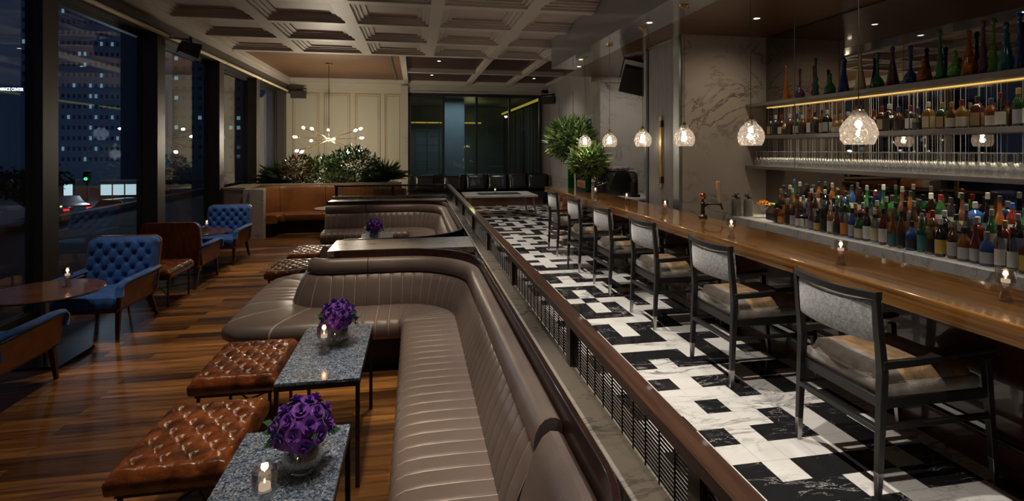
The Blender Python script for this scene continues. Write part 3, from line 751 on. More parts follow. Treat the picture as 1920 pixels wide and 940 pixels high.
# ------------------------------------------------------------------ candles and flowers
def make_candle(name, label, loc, h=.15, tall=True):
    t = thing(name, label, 'candle holder', loc)
    m = MB()
    if tall:
        m.lathe([(.032, 0), (.033, .004), (.026, .02), (.019, .055), (.017, .068), (.024, .082), (.040, .10), (.042, .125), (.041, .165), (.039, .165), (.039, .125), (.036, .104), (.004, .094)], 24, cap=False)
        z = .1
    m.build('glass_holder', tumbler_glass, t, smooth=True)
    m = MB(); m.cyl((0, 0), .019, z, z+.016, 16); c = m.build('tealight', glow_wax, t, smooth=True)
    m = MB(); m.lathe([(.0005, 0), (.003, .004), (.0022, .010), (.0005, .016)], 8, (0, 0, z+.018), False); m.build('flame', flame, t, smooth=True)
    l = bpy.data.lights.new('candle_light', 'POINT'); l.energy = .22; l.color = (1, .6, .3); l.shadow_soft_size = .012
    lo = bpy.data.objects.new('candle_light', l); link(lo, t); lo.location = (0, 0, z+.035)
    return t
cn = make_candle('candle_holder', 'lit tealight in waisted glass holder on the nearest marble table', (-.50, 1.90, .6))
CANDLES = [((-.545, 3.36, .6), 'lit tealight in waisted glass holder on the second marble table before the purple roses'),
 ((-3.10, 5.42, .6), 'lit tealight in glass holder on the near round wooden table by the window'),
 ((-3.12, 8.72, .6), 'lit tealight in glass holder on the far round wooden table between two lounge chairs'),
 ((2.92, 8.25, 1.055), 'lit tealight on the bar top by the espresso machine, farthest along the bar'),
 ((2.98, 7.10, 1.055), 'lit tealight on the bar top before the coffee grinder'),
 ((3.02, 6.00, 1.055), 'lit tealight on the bar top in front of the fluted service door'),
 ((2.78, 4.26, 1.055), 'lit tealight on the bar top in front of the two grey canisters'),
 ((2.86, 3.12, 1.055), 'lit tealight on the bar top, second from the near end of the bar'),
 ((3.02, 2.22, 1.055), 'lit tealight on the bar top nearest the camera, by the largest bottles'),
 ((2.2, 14.5, .58), 'lit tealight on the low white table before the black leather bench'),
 ((-1.72, 11.35, .62), 'lit tealight on the pale round table by the tan leather bench')]
for p, lb in CANDLES: dup(cn, p, 0, lb)
rose_a = pbr('violet petal', (.24, .06, .62), .5, sheen=.3, var=.4, vscale=30)
rose_b = pbr('deep purple petal', (.14, .03, .40), .5, sheen=.3)
leaf_g = pbr('rose leaf', (.02, .09, .02), .5)
def rose(m, c, d, r, rng):
    """cupped petals spiralling around direction d"""
    d = Vector(d).normalized(); x = d.orthogonal().normalized(); y = d.cross(x)
    for ring, (cnt, rr, hh, tilt) in enumerate([(3, .22, .55, .1), (4, .5, .5, .35), (5, .8, .35, .7), (6, 1.0, .15, 1.05)]):
        a0 = rng.random()*6
        for k in range(cnt):
            a = a0+2*pi*k/cnt; wd = 1.25*pi/cnt; V = []; F = []
            for j in range(4):
                tj = j/3
                for i in range(5):
                    ti = (i-2)/2; ang = a+ti*wd
                    rad = r*rr*(.35+.65*tj**.8)*(1+.12*tj*tj*(tilt)); hz = r*(hh*tj**1.1-.1*tilt*tj*tj*1.6-.12*abs(ti)**2*tj)+(-.2*r*ring*.5)
                    V.append(Vector(c)+(x*cos(ang)+y*sin(ang))*rad+d*hz)
            for j in range(3):
                for i in range(4):
                    q = j*5+i; F.append((q, q+1, q+6, q+5))
            m.mi = 0 if rng.random() < .6 else 1
            m.add(V, F)
def make_bouquet(label, loc, seed=1, R_=.125):
    rng = random.Random(seed); t = thing('rose_bouquet', label, 'flowers', loc)
    m = MB(); m.lathe([(.03, 0), (.055, .008), (.072, .035), (.075, .06), (.066, .09), (.052, .105), (.049, .105), (.062, .09), (.071, .06), (.068, .036), (.03, .012)], 24, cap=False)
    m.build('glass_bowl', clear_glass, t, smooth=True)
    m = MB()
    for k in range(26):
        a = rng.random()*6.28; r = .05*rng.random()**.5; m.tube([(r*cos(a), r*sin(a), .012), (r*1.2*cos(a+.6), r*1.2*sin(a+.6), .10)], .0035, 6)
    for k in range(30):
        a = rng.random()*6.28; r = .055*rng.random()**.5; z = .02+.07*rng.random(); p = Vector((r*cos(a), r*sin(a), z)); q = Vector((cos(a+1.3), sin(a+1.3), .8))*.022
        n_ = q.cross(Vector((0, 0, 1))).normalized()*.010
        m.add([p-q, p+n_, p+q, p-n_], [(0, 1, 2, 3)])
    m.build('stems', leaf_g, t, smooth=True)
    cz = .165; n = 26
    bl = MB(); lf = MB(); pts = []
    for k in range(n):
        ph = math.acos(1-1.35*(k+.5)/n); a = k*2.39996; d = Vector((sin(ph)*cos(a), sin(ph)*sin(a), cos(ph)))
        p = Vector((0, 0, cz))+d*(R_-.02)*(.96+.08*rng.random()); rose(bl, p, d, .036+.006*rng.random(), rng); pts.append(d)
    bl.mi = 1; bl.ball((0, 0, cz), R_-.038, 14, 10)
    bl.build('rose_heads', [rose_a, rose_b], t, smooth='all')
    for k in range(14):
        a = rng.random()*6.28; ph = 1.2+rng.random()*.8; d = Vector((sin(ph)*cos(a), sin(ph)*sin(a), cos(ph))); p = Vector((0, 0, cz))+d*(R_-.02); s = d.orthogonal().normalized()*.013
        lf.add([p, p+d*.02+s, p+d*.045, p+d*.02-s], [(0, 1, 2, 3)])
    lf.build('leaves', leaf_g, t)
    return t
make_bouquet('round bouquet of purple roses in a glass bowl on the nearest marble table', (-.43, 2.16, .6), 1)
make_bouquet('purple rose bouquet in a glass bowl on the second marble table', (-.485, 3.52, .6), 2)
make_bouquet('small purple rose bouquet on the far booth table', (-.55, 7.5, .6), 3)

# ------------------------------------------------------------------ lounge chairs
def rounded_panel(w_, h, t_, r, n=6):
    """rounded rectangle prism in XZ, thickness along Y"""
    pts = []
    for cx, cz, a0 in ((w_/2-r, h-r, 0), (-w_/2+r, h-r, pi/2), (-w_/2+.03, .03, pi), (w_/2-.03, .03, 3*pi/2)):
        rr = r if cz > h/2 else .03
        for k in range(n+1):
            a = a0+pi/2*k/n; pts.append((cx+rr*cos(a), cz+rr*sin(a)))
    return pts
def make_lounge(label, loc, rz):
    t = thing('lounge_chair', label, 'armchair', loc, rz)
    # chair faces -Y ; back at y=+.42, front at y=-.45, width .70
    W = .68
    # tufted back cushion, reclined
    px, py, A = .068, .075, .036
    nx, ny = 66, 48; w_, h = W, .50; V = []; F = []
    def back_pt(x, z):   # reclining
        return .30+(z-.40)*.22
    for j in range(ny+1):
        for i in range(nx+1):
            x = -w_/2+w_*i/nx; s = h*j/ny
            e = min(w_/2-abs(x), h-s); q = min(1, max(0, e/.05)); rd = .05*(1-sqrt(max(0, 1-(1-q)**2)))
            d = tuft(x, s-.03, px, py, A)*min(1, max(0, (e-.005)/.04))+A*.5*(1-min(1, max(0, (e-.005)/.04)))
            cxr = 1
            # round top corners
            if s > h-.07 and abs(x) > w_/2-.07:
                dx, ds = abs(x)-(w_/2-.07), s-(h-.07); L = max(dx, ds)/max(1e-6, hypot(dx, ds)); 
                x = math.copysign((w_/2-.07)+dx*L, x); sz = (h-.07)+ds*L
            else: sz = s
            z = .38+sz; V.append((x, back_pt(x, z)-.10-d+rd, z))
    for j in range(ny):
        for i in range(nx):
            a = j*(nx+1)+i; F.append((a, a+1, a+nx+2, a+nx+1))
    m = MB(); m.add(V, F)
    # cushion thickness: ring to the shell
    ring = [i for i in range(nx)]+[j*(nx+1)+nx for j in range(ny)]+[ny*(nx+1)+i for i in range(nx, 0, -1)]+[j*(nx+1) for j in range(ny, 0, -1)]
    K = len(ring); b0 = [V[k] for k in ring]
    V2 = b0+[(x, back_pt(x, z)-.012, z) for x, y, z in b0]
    m.add(V2, [(k, K+k, K+(k+1) % K, (k+1) % K) for k in range(K)])
    m.build('back_cushion', blue_velvet, t, smooth='all')
    bme = None
    for i in range(-8, 9):
        for j in range(-2, 12):
            if (i+j) % 2 == 0:
                x, s = i*px, j*py+.03
                if abs(x) < w_/2-.03 and .02 < s < h-.03:
                    z = .38+s
                    if bme is None: o = MB().ball((0, 0, 0), .010, 8, 5).build('button', blue_velvet, t, smooth=True); bme = o.data
                    else: o = bpy.data.objects.new('button', bme); link(o, t)
                    o.location = (x, back_pt(x, z)-.100, z)
    # wooden back shell
    pts = rounded_panel(W+.02, .60, .02, .09); m = MB(); V = []
    for off in (-.008, .014):
        for x, z in pts: zz = .29+z; V.append((x, back_pt(x, zz)+off, zz))
    K = len(pts); m.add(V, [tuple(range(K)), tuple(range(2*K-1, K-1, -1))]+[(k, K+k, K+(k+1) % K, (k+1) % K) for k in range(K)])
    m.build('back_shell', chair_wood, t, bevel=.003)
    # seat cushion
    m = MB(); V = []; F = []; n1, n2 = 14, 16
    prof = [(-.42, .30), (-.425, .36), (-.40, .405), (-.34, .42), (-.1, .425), (.12, .41), (.24, .40)]
    for i in range(n1+1):
        x = -.29+.58*i/n1; e = min(1, (0.29-abs(x))/.04+.001); 
        for y, z in prof: V.append((x, y, z-(.02*(1-e) if z > .35 else 0)))
    K = len(prof)
    for i in range(n1):
        for k in range(K-1): F.append((i*K+k, (i+1)*K+k, (i+1)*K+k+1, i*K+k+1))
    m.add(V, F); m.add([(-.29, -.42, .30), (.29, -.42, .30), (.29, .24, .30), (-.29, .24, .30)], [(0, 3, 2, 1)])
    for s in (-1, 1):
        vv = [(s*.29, y, z) for y, z in prof]+[(s*.29, .24, .30)]; m.add(vv, [tuple(range(len(vv)))])
    m.build('seat_cushion', blue_velvet, t, smooth=True)
    # arms
    for s in (-1, 1):
        x0 = s*.31; m = MB()
        for (a, b_) in (((-.40), .34),):
            lo = [(x0-.012, -.40, .29), (x0+.012, -.40, .29), (x0+.012, .36, .29), (x0-.012, .36, .29)]
            hi = [(x0+s*.02-.012, -.42, .52), (x0+s*.02+.012, -.42, .52), (x0+s*.02+.012, .36, .50), (x0+s*.02-.012, .36, .50)]
            m.hexa(lo, hi)
        m.build('side_panel', chair_wood, t, bevel=.003)
        m = MB(); pts = [(x0+s*.015, -.435, .42), (x0+s*.02, -.44, .50), (x0+s*.02, -.41, .535), (x0+s*.02, -.3, .545), (x0+s*.02, 0, .545), (x0+s*.015, .34, .55)]
        V = []; F = []; prof = [(-.038, -.015), (-.036, .008), (-.02, .020), (.02, .020), (.036, .008), (.038, -.015)]
        for i, p in enumerate(pts):
            a = Vector(pts[min(i+1, 5)])-Vector(pts[max(i-1, 0)]); a.normalize(); nn = Vector((0, -a.z, a.y)) ; nn = Vector((0, -a.z, a.y)).normalized()
            for u, v in prof: V.append(Vector(p)+Vector((u, 0, 0))+nn*v)
        K = len(prof)
        for i in range(len(pts)-1):
            for k in range(K): F.append((i*K+k, i*K+(k+1) % K, (i+1)*K+(k+1) % K, (i+1)*K+k))
        F += [tuple(range(K)), tuple((len(pts)-1)*K+k for k in range(K))]
        m.add(V, F); m.build('arm_pad', blue_velvet, t, smooth='all')
    m = MB(); m.box(-.30, .30, -.42, .34, .262, .298); m.build('seat_frame', leg_wood, t, bevel=.004)
    for s in (-1, 1):
        m = MB(); m.bar((s*.285, -.36, .27), (s*.295, -.40, 0), .045, .04, .028, .026); m.build('leg', leg_wood, t, bevel=.003)
        m = MB(); m.bar((s*.285, .26, .27), (s*.295, .40, 0), .045, .04, .028, .026); m.build('leg', leg_wood, t, bevel=.003)
    return t
lc = make_lounge('blue velvet tufted armchair facing the camera, behind the near round table', (-3.13, 6.10, 0), 0)
dup(lc, (-3.13, 4.42, 0), pi, 'armchair cut by the left picture edge, only its blue arm and wooden side showing')
dup(lc, (-3.13, 7.92, 0), pi, 'armchair turned away showing its plain teak wooden back shell')
dup(lc, (-3.13, 9.42, 0), 0, 'smaller-looking blue tufted armchair farthest along the window wall')

# round tables
def make_round(label, loc, r=.43, h=.60, mat=table_wood, sq=.25):
    t = thing('round_table', label, 'table', loc)
    m = MB(); m.lathe([(r-.02, -.022), (r-.004, -.012), (r, -.004), (r-.003, 0)], 48, (0, 0, h)); m.build('tabletop', mat, t, smooth=True)
    m = MB(); m.cyl((0, 0), .03, .012, h-.022, 20); m.build('column', brushed, t, smooth=True)
    m = MB(); m.box(-sq, sq, -sq, sq, 0, .012); m.build('base_plate', steel_dark, t, bevel=.002)
    return t
rt = make_round('round dark wood table on a square metal base, cut by the left picture edge', (-3.2, 5.3, 0))
dup(rt, (-3.2, 8.67, 0), 0, 'round dark wood table between the turned wooden chair and the far blue chair')
make_round('pale round table standing at the tan leather corner bench', (-1.65, 11.42, 0), .40, .62, pbr('pale table top', (.45, .40, .34), .25), .2)

# ------------------------------------------------------------------ tan corner bench, planter
OB = [(-.10, .30), (.10, .30), (.12, .45), (.08, .7), (.05, .95), (.02, 1.0), (-.03, 1.01), (-.09, 1.0)]
OS = [(.10, .28), (.10, .44), (.14, .455), (.4, .455), (.48, .445), (.52, .41), (.52, .34), (.50, .28)]
t = thing('corner_bench', 'tan leather corner bench curving below the planter of shrubs', 'bench')
path = fillet_path([(-.9, 12.6), (-3.35, 12.6), (-3.35, 11.7)], [.6]); L = plen(path)
for a, b_ in ((0, 1.1), (1.1, 2.1), (2.1, L)):
    sweep(path, -1, OB, a+.004, b_-.004).build('backrest', orange_leather, t, smooth=True)
    sweep(path, -1, OS, a+.004, b_-.004).build('seat', orange_leather, t, smooth=True)
sweep(path, -1, [(.1, 0), (.4, 0), (.4, .28), (.1, .28)], 0, L).build('plinth', black_plastic, t)
pl = thing('planter', 'long marble planter wall behind the tan corner bench', 'planter')
m = MB(); m.box(-3.86, -.35, 12.72, 12.85, 0, 1.0); m.box(-3.86, -3.46, 11.68, 12.72, 0, 1.0); m.box(-3.86, -3.76, 12.85, 14.4, 0, 1.0); m.box(-.45, -.35, 12.85, 14.4, 0, 1.0); m.box(-3.86, -.35, 14.4, 14.5, 0, 1.0)
m.build('planter_wall', wall_marble, pl)
m = MB(); m.box(-3.31, -3.04, 11.46, 11.64, 0, 1.02); m.box(-3.44, -3.31, 11.5, 11.64, 0, 1.02); m.build('end_block', counter_marble, pl, bevel=.004)
m = MB(); m.box(-3.88, -.33, 12.70, 12.92, 1.0, 1.045); m.box(-3.88, -3.44, 11.66, 12.70, 1.0, 1.045); m.build('cap', pbr('cap stone', (.5, .44, .36), .3), pl, bevel=.003)
m = MB(); m.box(-3.76, -.45, 12.92, 14.4, .85, .95); m.build('soil', pbr('soil', (.02, .014, .01), .95), pl)
leafd = pbr('dark shrub leaf', (.025, .075, .022), .4); leafm = pbr('mid green leaf', (.14, .24, .08), .4); leafb = pbr('bright green leaf', (.36, .46, .17), .4); leafr = pbr('red leaf', (.30, .055, .02), .45); stemm = pbr('stem', (.05, .04, .02), .7)
def bush(name, label, cat, loc, rx, ry, rz_, n, ll, lw, mats, seed, spiky=False, base=0, group=None, stem=True, core=0):
    rng = random.Random(seed); t = thing(name, label, cat, loc, 0, group)
    m = MB()
    for k in range(n):
        if spiky:
            a = rng.random()*6.28; el = .25+rng.random()*1.25; d = Vector((cos(a)*cos(el), sin(a)*cos(el), sin(el)))
            p = Vector((rx*.3*(rng.random()-.5), ry*.3*(rng.random()-.5), base+rz_*.35*rng.random())); L_ = ll*(.6+.6*rng.random()); side = d.cross(Vector((0, 0, 1))).normalized()*lw
            q1 = p+d*L_*.5; q2 = p+d*L_+Vector((0, 0, -.25*L_)); m.mi = rng.randrange(len(mats))
            m.add([p-side*.5, p+side*.5, q1+side, q2, q1-side], [(0, 1, 2, 3, 4)])
        else:
            while True:
                v = Vector((rng.uniform(-1, 1), rng.uniform(-1, 1), rng.uniform(-1, 1)))
                if .35 < v.length < 1: break
            p = Vector((v.x*rx, v.y*ry, base+rz_*(v.z+1)/2)); d = (v*.8+Vector((rng.uniform(-1, 1), rng.uniform(-1, 1), rng.uniform(-.4, 1)))*.7).normalized()
            side = d.cross(Vector((rng.uniform(-1, 1), rng.uniform(-1, 1), rng.uniform(-1, 1)))).normalized()*lw*(.7+.6*rng.random()); L_ = ll*(.6+.7*rng.random()); up = d.cross(side).normalized()*lw*.35
            m.mi = rng.randrange(len(mats)) if rng.random() > .02 else 0
            m.add([p, p+d*L_*.45+side+up, p+d*L_, p+d*L_*.45-side+up], [(0, 1, 2), (0, 2, 3)])
    m.build('foliage', mats, t)
    if stem:
        m = MB()
        for k in range(9):
            a = rng.random()*6.28; m.tube([(0, 0, 0), (rx*.3*cos(a), ry*.3*sin(a), base*.6+rz_*.3), (rx*.7*cos(a+.3), ry*.7*sin(a+.3), base+rz_*.7)], [.012, .009, .004], 6)
        m.build('stem', stemm, t, smooth=True)
    return t
PG = 'shrubs in the planter'
bush('spiky_plant', 'spiky green plant at the left end of the planter, beside the window', 'plant', (-3.25, 13.5, .95), .35, .4, .5, 170, .62, .012, [leafd, leafm], 1, True)
bush('shrub', 'red-tinged leafy shrub in the planter, below the left chandelier bulbs', 'plant', (-2.75, 13.4, .95), .42, .4, .75, 900, .10, .020, [leafd, leafm, leafr], 2)
bush('shrub', 'mid green shrub in the planter directly below the chandelier hub', 'plant', (-2.15, 13.4, .95), .42, .4, .72, 900, .11, .020, [leafd, leafm, leafm], 3)
bush('shrub', 'tall dark green shrub, highest crown in the planter', 'plant', (-1.5, 13.5, .95), .62, .5, .95, 1900, .10, .020, [leafd, leafd, leafm], 4)
bush('shrub', 'low bright green shrub at the front edge of the planter', 'plant', (-1.75, 13.12, .98), .42, .18, .28, 420, .08, .020, [leafb, leafm], 5)
bush('spiky_plant', 'spiky green plant at the right end of the planter, by the marble strip', 'plant', (-.75, 13.6, .95), .35, .4, .5, 190, .70, .012, [leafd, leafm, leafm], 6, True)
# tall bouquets on the bar
def vase_bouquet(label, loc, h, r, R_, zc, n, seed):
    t = bush('foliage_vase', label, 'vase of foliage', loc, R_, R_, R_*1.65, n, .17, .022, [leafb, leafb, leafm, leafm, leafd], seed, base=zc-R_*.8, stem=False)
    m = MB(); m.lathe([(r, 0), (r, h), (r-.006, h), (r-.006, .012), (.001, .012)], 24); m.build('glass_vase', green_glass, t, smooth=True)
    m = MB(); rng = random.Random(seed)
    for k in range(10):
        a = rng.random()*6.28; q = r*.6; m.tube([(q*cos(a), q*sin(a), .02), (q*cos(a+.5), q*sin(a+.5), h), (R_*.5*cos(a), R_*.5*sin(a), zc)], .008, 6)
    m.build('stem', pbr('green stem', (.05, .25, .04), .5), t, smooth=True)
vase_bouquet('taller green foliage bouquet in a green glass cylinder at the far bar end', (3.05, 10.05, 1.055), .55, .065, .44, .98, 2600, 11)
vase_bouquet('shorter green foliage bouquet in a glass cylinder on the bar, right of the taller one', (3.17, 9.35, 1.055), .42, .055, .30, .56, 1500, 12)

# ------------------------------------------------------------------ bar
bar = thing('bar_counter', 'long glossy lacquered wood bar counter with drinks ledge', 'bar')
m = MB(); m.box(2.67, 3.36, -.6, 10.7, .95, 1.055); m.build('bar_top', bar_wood, bar, bevel=.012, seg=3)
m = MB(); m.box(3.26, 3.34, -.6, 10.6, 0, .95); m.build('bar_front', wood('bar front mahogany', (.022, .008, .005), (.06, .018, .01), .25, (9, .6, 1), .6, 3), bar)
m = MB(); m.tube([(3.21, -.5, .22), (3.21, 10.5, .22)], .016, 12)
for y in range(0, 11, 2): m.tube([(3.21, y, .22), (3.26, y, .22)], .012, 8)
m.build('foot_rail', steel_dark, bar, smooth=True)
m = MB(); m.box(3.37, 3.62, 0, 6.9, .72, .80); m.box(3.37, 3.40, 0, 6.9, .0, .72); o = m.build('speed_rail', pbr('black steel', (.03, .03, .03), .25, .7), bar)
sv = thing('service_counter', 'dark service counter behind the far bar end under the espresso machine', 'counter')
m = MB(); m.box(3.42, 4.1, 8.3, 10.7, 0, .98); m.build('cabinet_body', black_plastic, sv)
m = MB(); m.box(3.40, 4.12, 8.28, 10.72, .98, 1.02); m.build('worktop', counter_marble, sv, bevel=.003)
bc = thing('back_counter', 'white marble back counter carrying the rows of liquor bottles', 'counter')
m = MB(); m.box(4.40, 5.05, 0, 6.895, .795, .90); m.build('marble_top', counter_marble, bc, bevel=.004)
m = MB(); m.box(4.48, 5.05, 0, 6.895, 0, .795); m.build('cabinet_body', black_plastic, bc)
for k in range(8):
    m = MB(); m.box(4.455, 4.478, .1+k*.85, .1+k*.85+.82, .1, .77); d_ = m.build('cooler_door', pbr('cooler door', (.03, .03, .032), .18, .3), bc, bevel=.003)
    m = MB(); m.box(4.43, 4.445, .1+k*.85+.1, .1+k*.85+.7, .71, .73); m.build('handle', brushed, d_)
m = MB(); m.box(5.06, 5.08, 0, 6.895, .905, 3.47); mi = struct('wall_mirror', m, mirror_mat)
# shelves
SHZ = [1.61, 2.03, 2.49]
for k, z in enumerate(SHZ):
    m = MB(); m.box(4.72, 5.05, .3, 6.89, z-.045, z)
    o = thing('glass_shelf', ['lowest long grey shelf holding upside-down stemware', 'middle long grey shelf holding whiskey bottles', 'top long grey shelf holding coloured decanters'][k], 'shelf', group='long back bar shelves')
    m.build('shelf_board', shelf_mat, o, bevel=.003)
    m = MB(); m.box(5.0, 5.03, .4, 6.8, z-.055, z-.046)
    if k == 2:
        s_ = m.build('gold_reflection_strip', gold_reflection, o)  # emissive strip imitates a gold reflection below the shelf
    lamp('shelf_fill', 'AREA', (4.88, 3.6, z-.06), [26, 9, 9][k], (1, .84, .60), (.26, 6.0), rot=(0, 0, 0), spot=[75, 90, 100][k])  # area lights added under the shelves to brighten bottles and counter
m = MB()
rng = random.Random(3)
for k in range(130):
    y = .6+6.2*rng.random(); x = 4.99+.04*rng.random(); m.tube([(x, y, 1.62), (x, y, 2.435)], .0022, 4, False)
o = m.build('wire_curtain', pbr('bright wire', (.75, .74, .72), .3, .5)); tag(o, 'curtain of fine vertical silver wires hanging from the top shelf before the mirror', 'wire curtain', kind='stuff')
for k, (y, lb) in enumerate([(3.15, 'thin steel hanger rod holding the shelves, beside the largest pendant'), (5.9, 'thin steel hanger rod holding the shelves near the marble pier'), (1.0, 'thin steel hanger rod holding the shelves at the near end')]):
    m = MB(); m.tube([(4.735, y, 1.57), (4.735, y, 3.48)], .005, 8); o = m.build('hanger_rod', brushed); tag(o, lb, 'rod', 'shelf hanger rods')

# ------------------------------------------------------------------ bottles
def sup(prof, n, squ):  # not round bottles: scale of radius by angle
    return prof
SHAPES = {
 'round': [(.036, 0), (.038, .006), (.038, .17), (.034, .20), (.016, .235), (.0145, .29)],
 'slim': [(.031, 0), (.033, .006), (.033, .18), (.028, .21), (.0135, .25), (.013, .31)],
 'square': [(.040, 0), (.042, .006), (.042, .16), (.036, .18), (.016, .20), (.015, .25)],
 'stout': [(.044, 0), (.046, .006), (.046, .13), (.038, .165), (.017, .19), (.016, .24)],
 'tallneck': [(.034, 0), (.036, .006), (.036, .14), (.022, .19), (.014, .23), (.0125, .33)],
 'flask': [(.042, 0), (.05, .02), (.05, .10), (.03, .14), (.015, .16), (.014, .21)]}
GLASSC = {'dark green': (.012, .05, .015), 'amber': (.13, .040, .008), 'brown': (.07, .025, .01), 'clear': (.36, .38, .38), 'black': (.01, .01, .012), 'ruby red': (.09, .010, .008),
          'green': (.012, .075, .022), 'pale blue': (.22, .34, .42), 'golden': (.20, .11, .025), 'deep blue': (.015, .05, .18)}
LABC = {'white': (.60, .58, .53), 'cream': (.48, .41, .27), 'yellow': (.48, .33, .06), 'red': (.28, .03, .025), 'black': (.02, .02, .02), 'orange': (.50, .17, .03), 'lilac': (.20, .19, .38), 'silver': (.36, .36, .37), 'teal': (.03, .16, .18), 'tan': (.34, .22, .11)}
CAPC = {'white': (.42, .42, .40), 'black': (.015, .015, .015), 'gold': (.26, .17, .06), 'red': (.15, .012, .012), 'silver': (.24, .24, .25), 'blue': (.02, .04, .15)}
gm = {}
for k, c in GLASSC.items():
    if k in ('clear', 'pale blue'):
        gm[k] = glass('bottle '+k, tuple(.35+.6*x for x in c), 1.7, .02)
    else: gm[k] = pbr('bottle '+k, c, .06, coat=.6, spec=.8)
lm = {k: pbr('label '+k, c, .5) for k, c in LABC.items()}; cm = {k: pbr('cap '+k, c, .35, metal=.3 if k in ('gold', 'silver') else 0) for k, c in CAPC.items()}
meshcache = {}
def bmesh_get(key, fn):
    if key not in meshcache:
        o = fn(); meshcache[key] = o.data; bpy.data.objects.remove(o)
    return meshcache[key]
usedcombo = set()
def bottle(shape, g, l, c, loc, label, group, rz, sc_=1.0, name='bottle'):
    pf = SHAPES[shape]; n = 4 if shape == 'square' else 16
    H = pf[-1][1]; rb = pf[2][0]; zt = pf[2][1]
    def body():
        m = MB()
        if shape == 'square':
            k2 = [(r*1.25 if z < .19 else r*1.1, z) for r, z in pf]; mm = MB(); mm.T = Matrix.Rotation(pi/4, 4, 'Z'); mm.lathe(k2, 4); return mm.build('b', gm[g], bevel=.006)
        m.lathe(pf, n); return m.build('b', gm[g], smooth=True)
    def lab():
        m = MB(); z0, z1 = .02+.1*(zt-.13), zt*.80
        if shape == 'square': q = .042*1.25*.7071+.0008; m.box(-q, -q+.0006, -q*.8, q*.8, z0, z1); m.box(-q*.8, q*.8, -q, -q+.0006, z0, z1)
        else:
            V = []; F = []; r = rb+.0008 if shape != 'flask' else .0508; k2 = 10
            for i in range(k2+1):
                a = pi*1.25-1.3+2.6*i/k2
                for z in (z0, z1): V.append((r*cos(a), r*sin(a), z))
            for i in range(k2): F.append((2*i, 2*i+2, 2*i+3, 2*i+1))
            m.add(V, F)
        return m.build('l', lm[l], smooth=(shape != 'square'))
    def cap():
        m = MB(); r = pf[-1][0]+.002; m.lathe([(r, H-.035), (r, H+.012), (r-.003, H+.014)], 12); return m.build('c', cm[c], smooth=True)
    r_ = thing(name, label, 'bottle', loc, rz, group); r_.scale = (sc_, sc_, sc_)
    for nm, key, fn in (('glass_body', ('b', shape, g), body), ('paper_label', ('l', shape, l), lab), ('cap', ('c', shape, c), cap)):
        o = bpy.data.objects.new(nm, bmesh_get(key, fn)); link(o, r_)
        if shape == 'square' and nm == 'glass_body':
            bv = o.modifiers.new('bevel', 'BEVEL'); bv.width = .006; bv.segments = 2
    return r_
rng = random.Random(21)
ROWN = ['front', 'middle', 'rear']
def combo(row):
    while True:
        g = rng.choice(list(GLASSC)+['dark green', 'brown', 'clear', 'clear', 'black', 'brown', 'amber', 'clear', 'black', 'clear', 'brown', 'dark green']); l = rng.choice(list(LABC)+['white', 'cream', 'white', 'black', 'tan', 'cream', 'silver', 'black', 'white', 'silver']); c = rng.choice(list(CAPC)+['black', 'silver', 'black', 'silver', 'black', 'black', 'silver', 'white', 'black']); sh = rng.choice(['round', 'round', 'slim', 'square', 'stout', 'tallneck'])
        if (g, l, c, sh, row) not in usedcombo: usedcombo.add((g, l, c, sh, row)); return g, l, c, sh
SHN = {'round': 'round-shouldered', 'slim': 'slim', 'square': 'square', 'stout': 'stout', 'tallneck': 'long-necked', 'flask': 'flask-shaped'}
RZ = [.90, .99, 1.08]
m = MB(); m.box(4.655, 5.05, 2.2, 6.35, .90, .99); m.box(4.80, 5.05, 2.2, 6.38, .9901, 1.08); m.build('bottle_riser', steel_dark, bc, bevel=.003)
for row, (x, y0, y1, st) in enumerate([(4.57, 2.55, 6.02, .096), (4.72, 2.5, 6.14, .099), (4.88, 2.4, 6.28, .103)]):
    y = y1
    while y > y0:
        g, l, c, sh = combo(row)
        s_ = 1.04+.10*rng.random()
        if y > 5.3 and row == 0: s_ *= .86
        bottle(sh, g, l, c, (x+rng.uniform(-.012, .012), y, RZ[row]), f'{SHN[sh]} {g} bottle with {l} label and {c} cap, {ROWN[row]} row on back counter', 'bottles on the marble back counter', rng.uniform(-.3, .3), s_)
        y -= st*(1+.12*(rng.random()-.5))
# middle shelf whiskey bottles
y = 6.5; k = 0
while y > 3.2:
    g = rng.choice(['amber', 'brown', 'golden', 'amber', 'clear', 'black', 'brown', 'clear', 'dark green']); l = rng.choice(['white', 'cream', 'black', 'tan', 'silver', 'white']); c = rng.choice(['black', 'silver', 'black', 'gold', 'white', 'red', 'blue']); sh = rng.choice(['square', 'stout', 'round', 'flask', 'square'])
    key = (g, l, c, sh, 'shelf')
    if key in usedcombo: continue
    usedcombo.add(key)
    bottle(sh, g, l, c, (4.83+rng.uniform(-.02, .02), y, 2.03), f'{SHN[sh]} {g} spirit bottle with {l} label and {c} stopper on the middle shelf', 'spirit bottles on the middle shelf', rng.uniform(-.3, .3), .93+.15*rng.random())
    y -= .098+.012*rng.random()
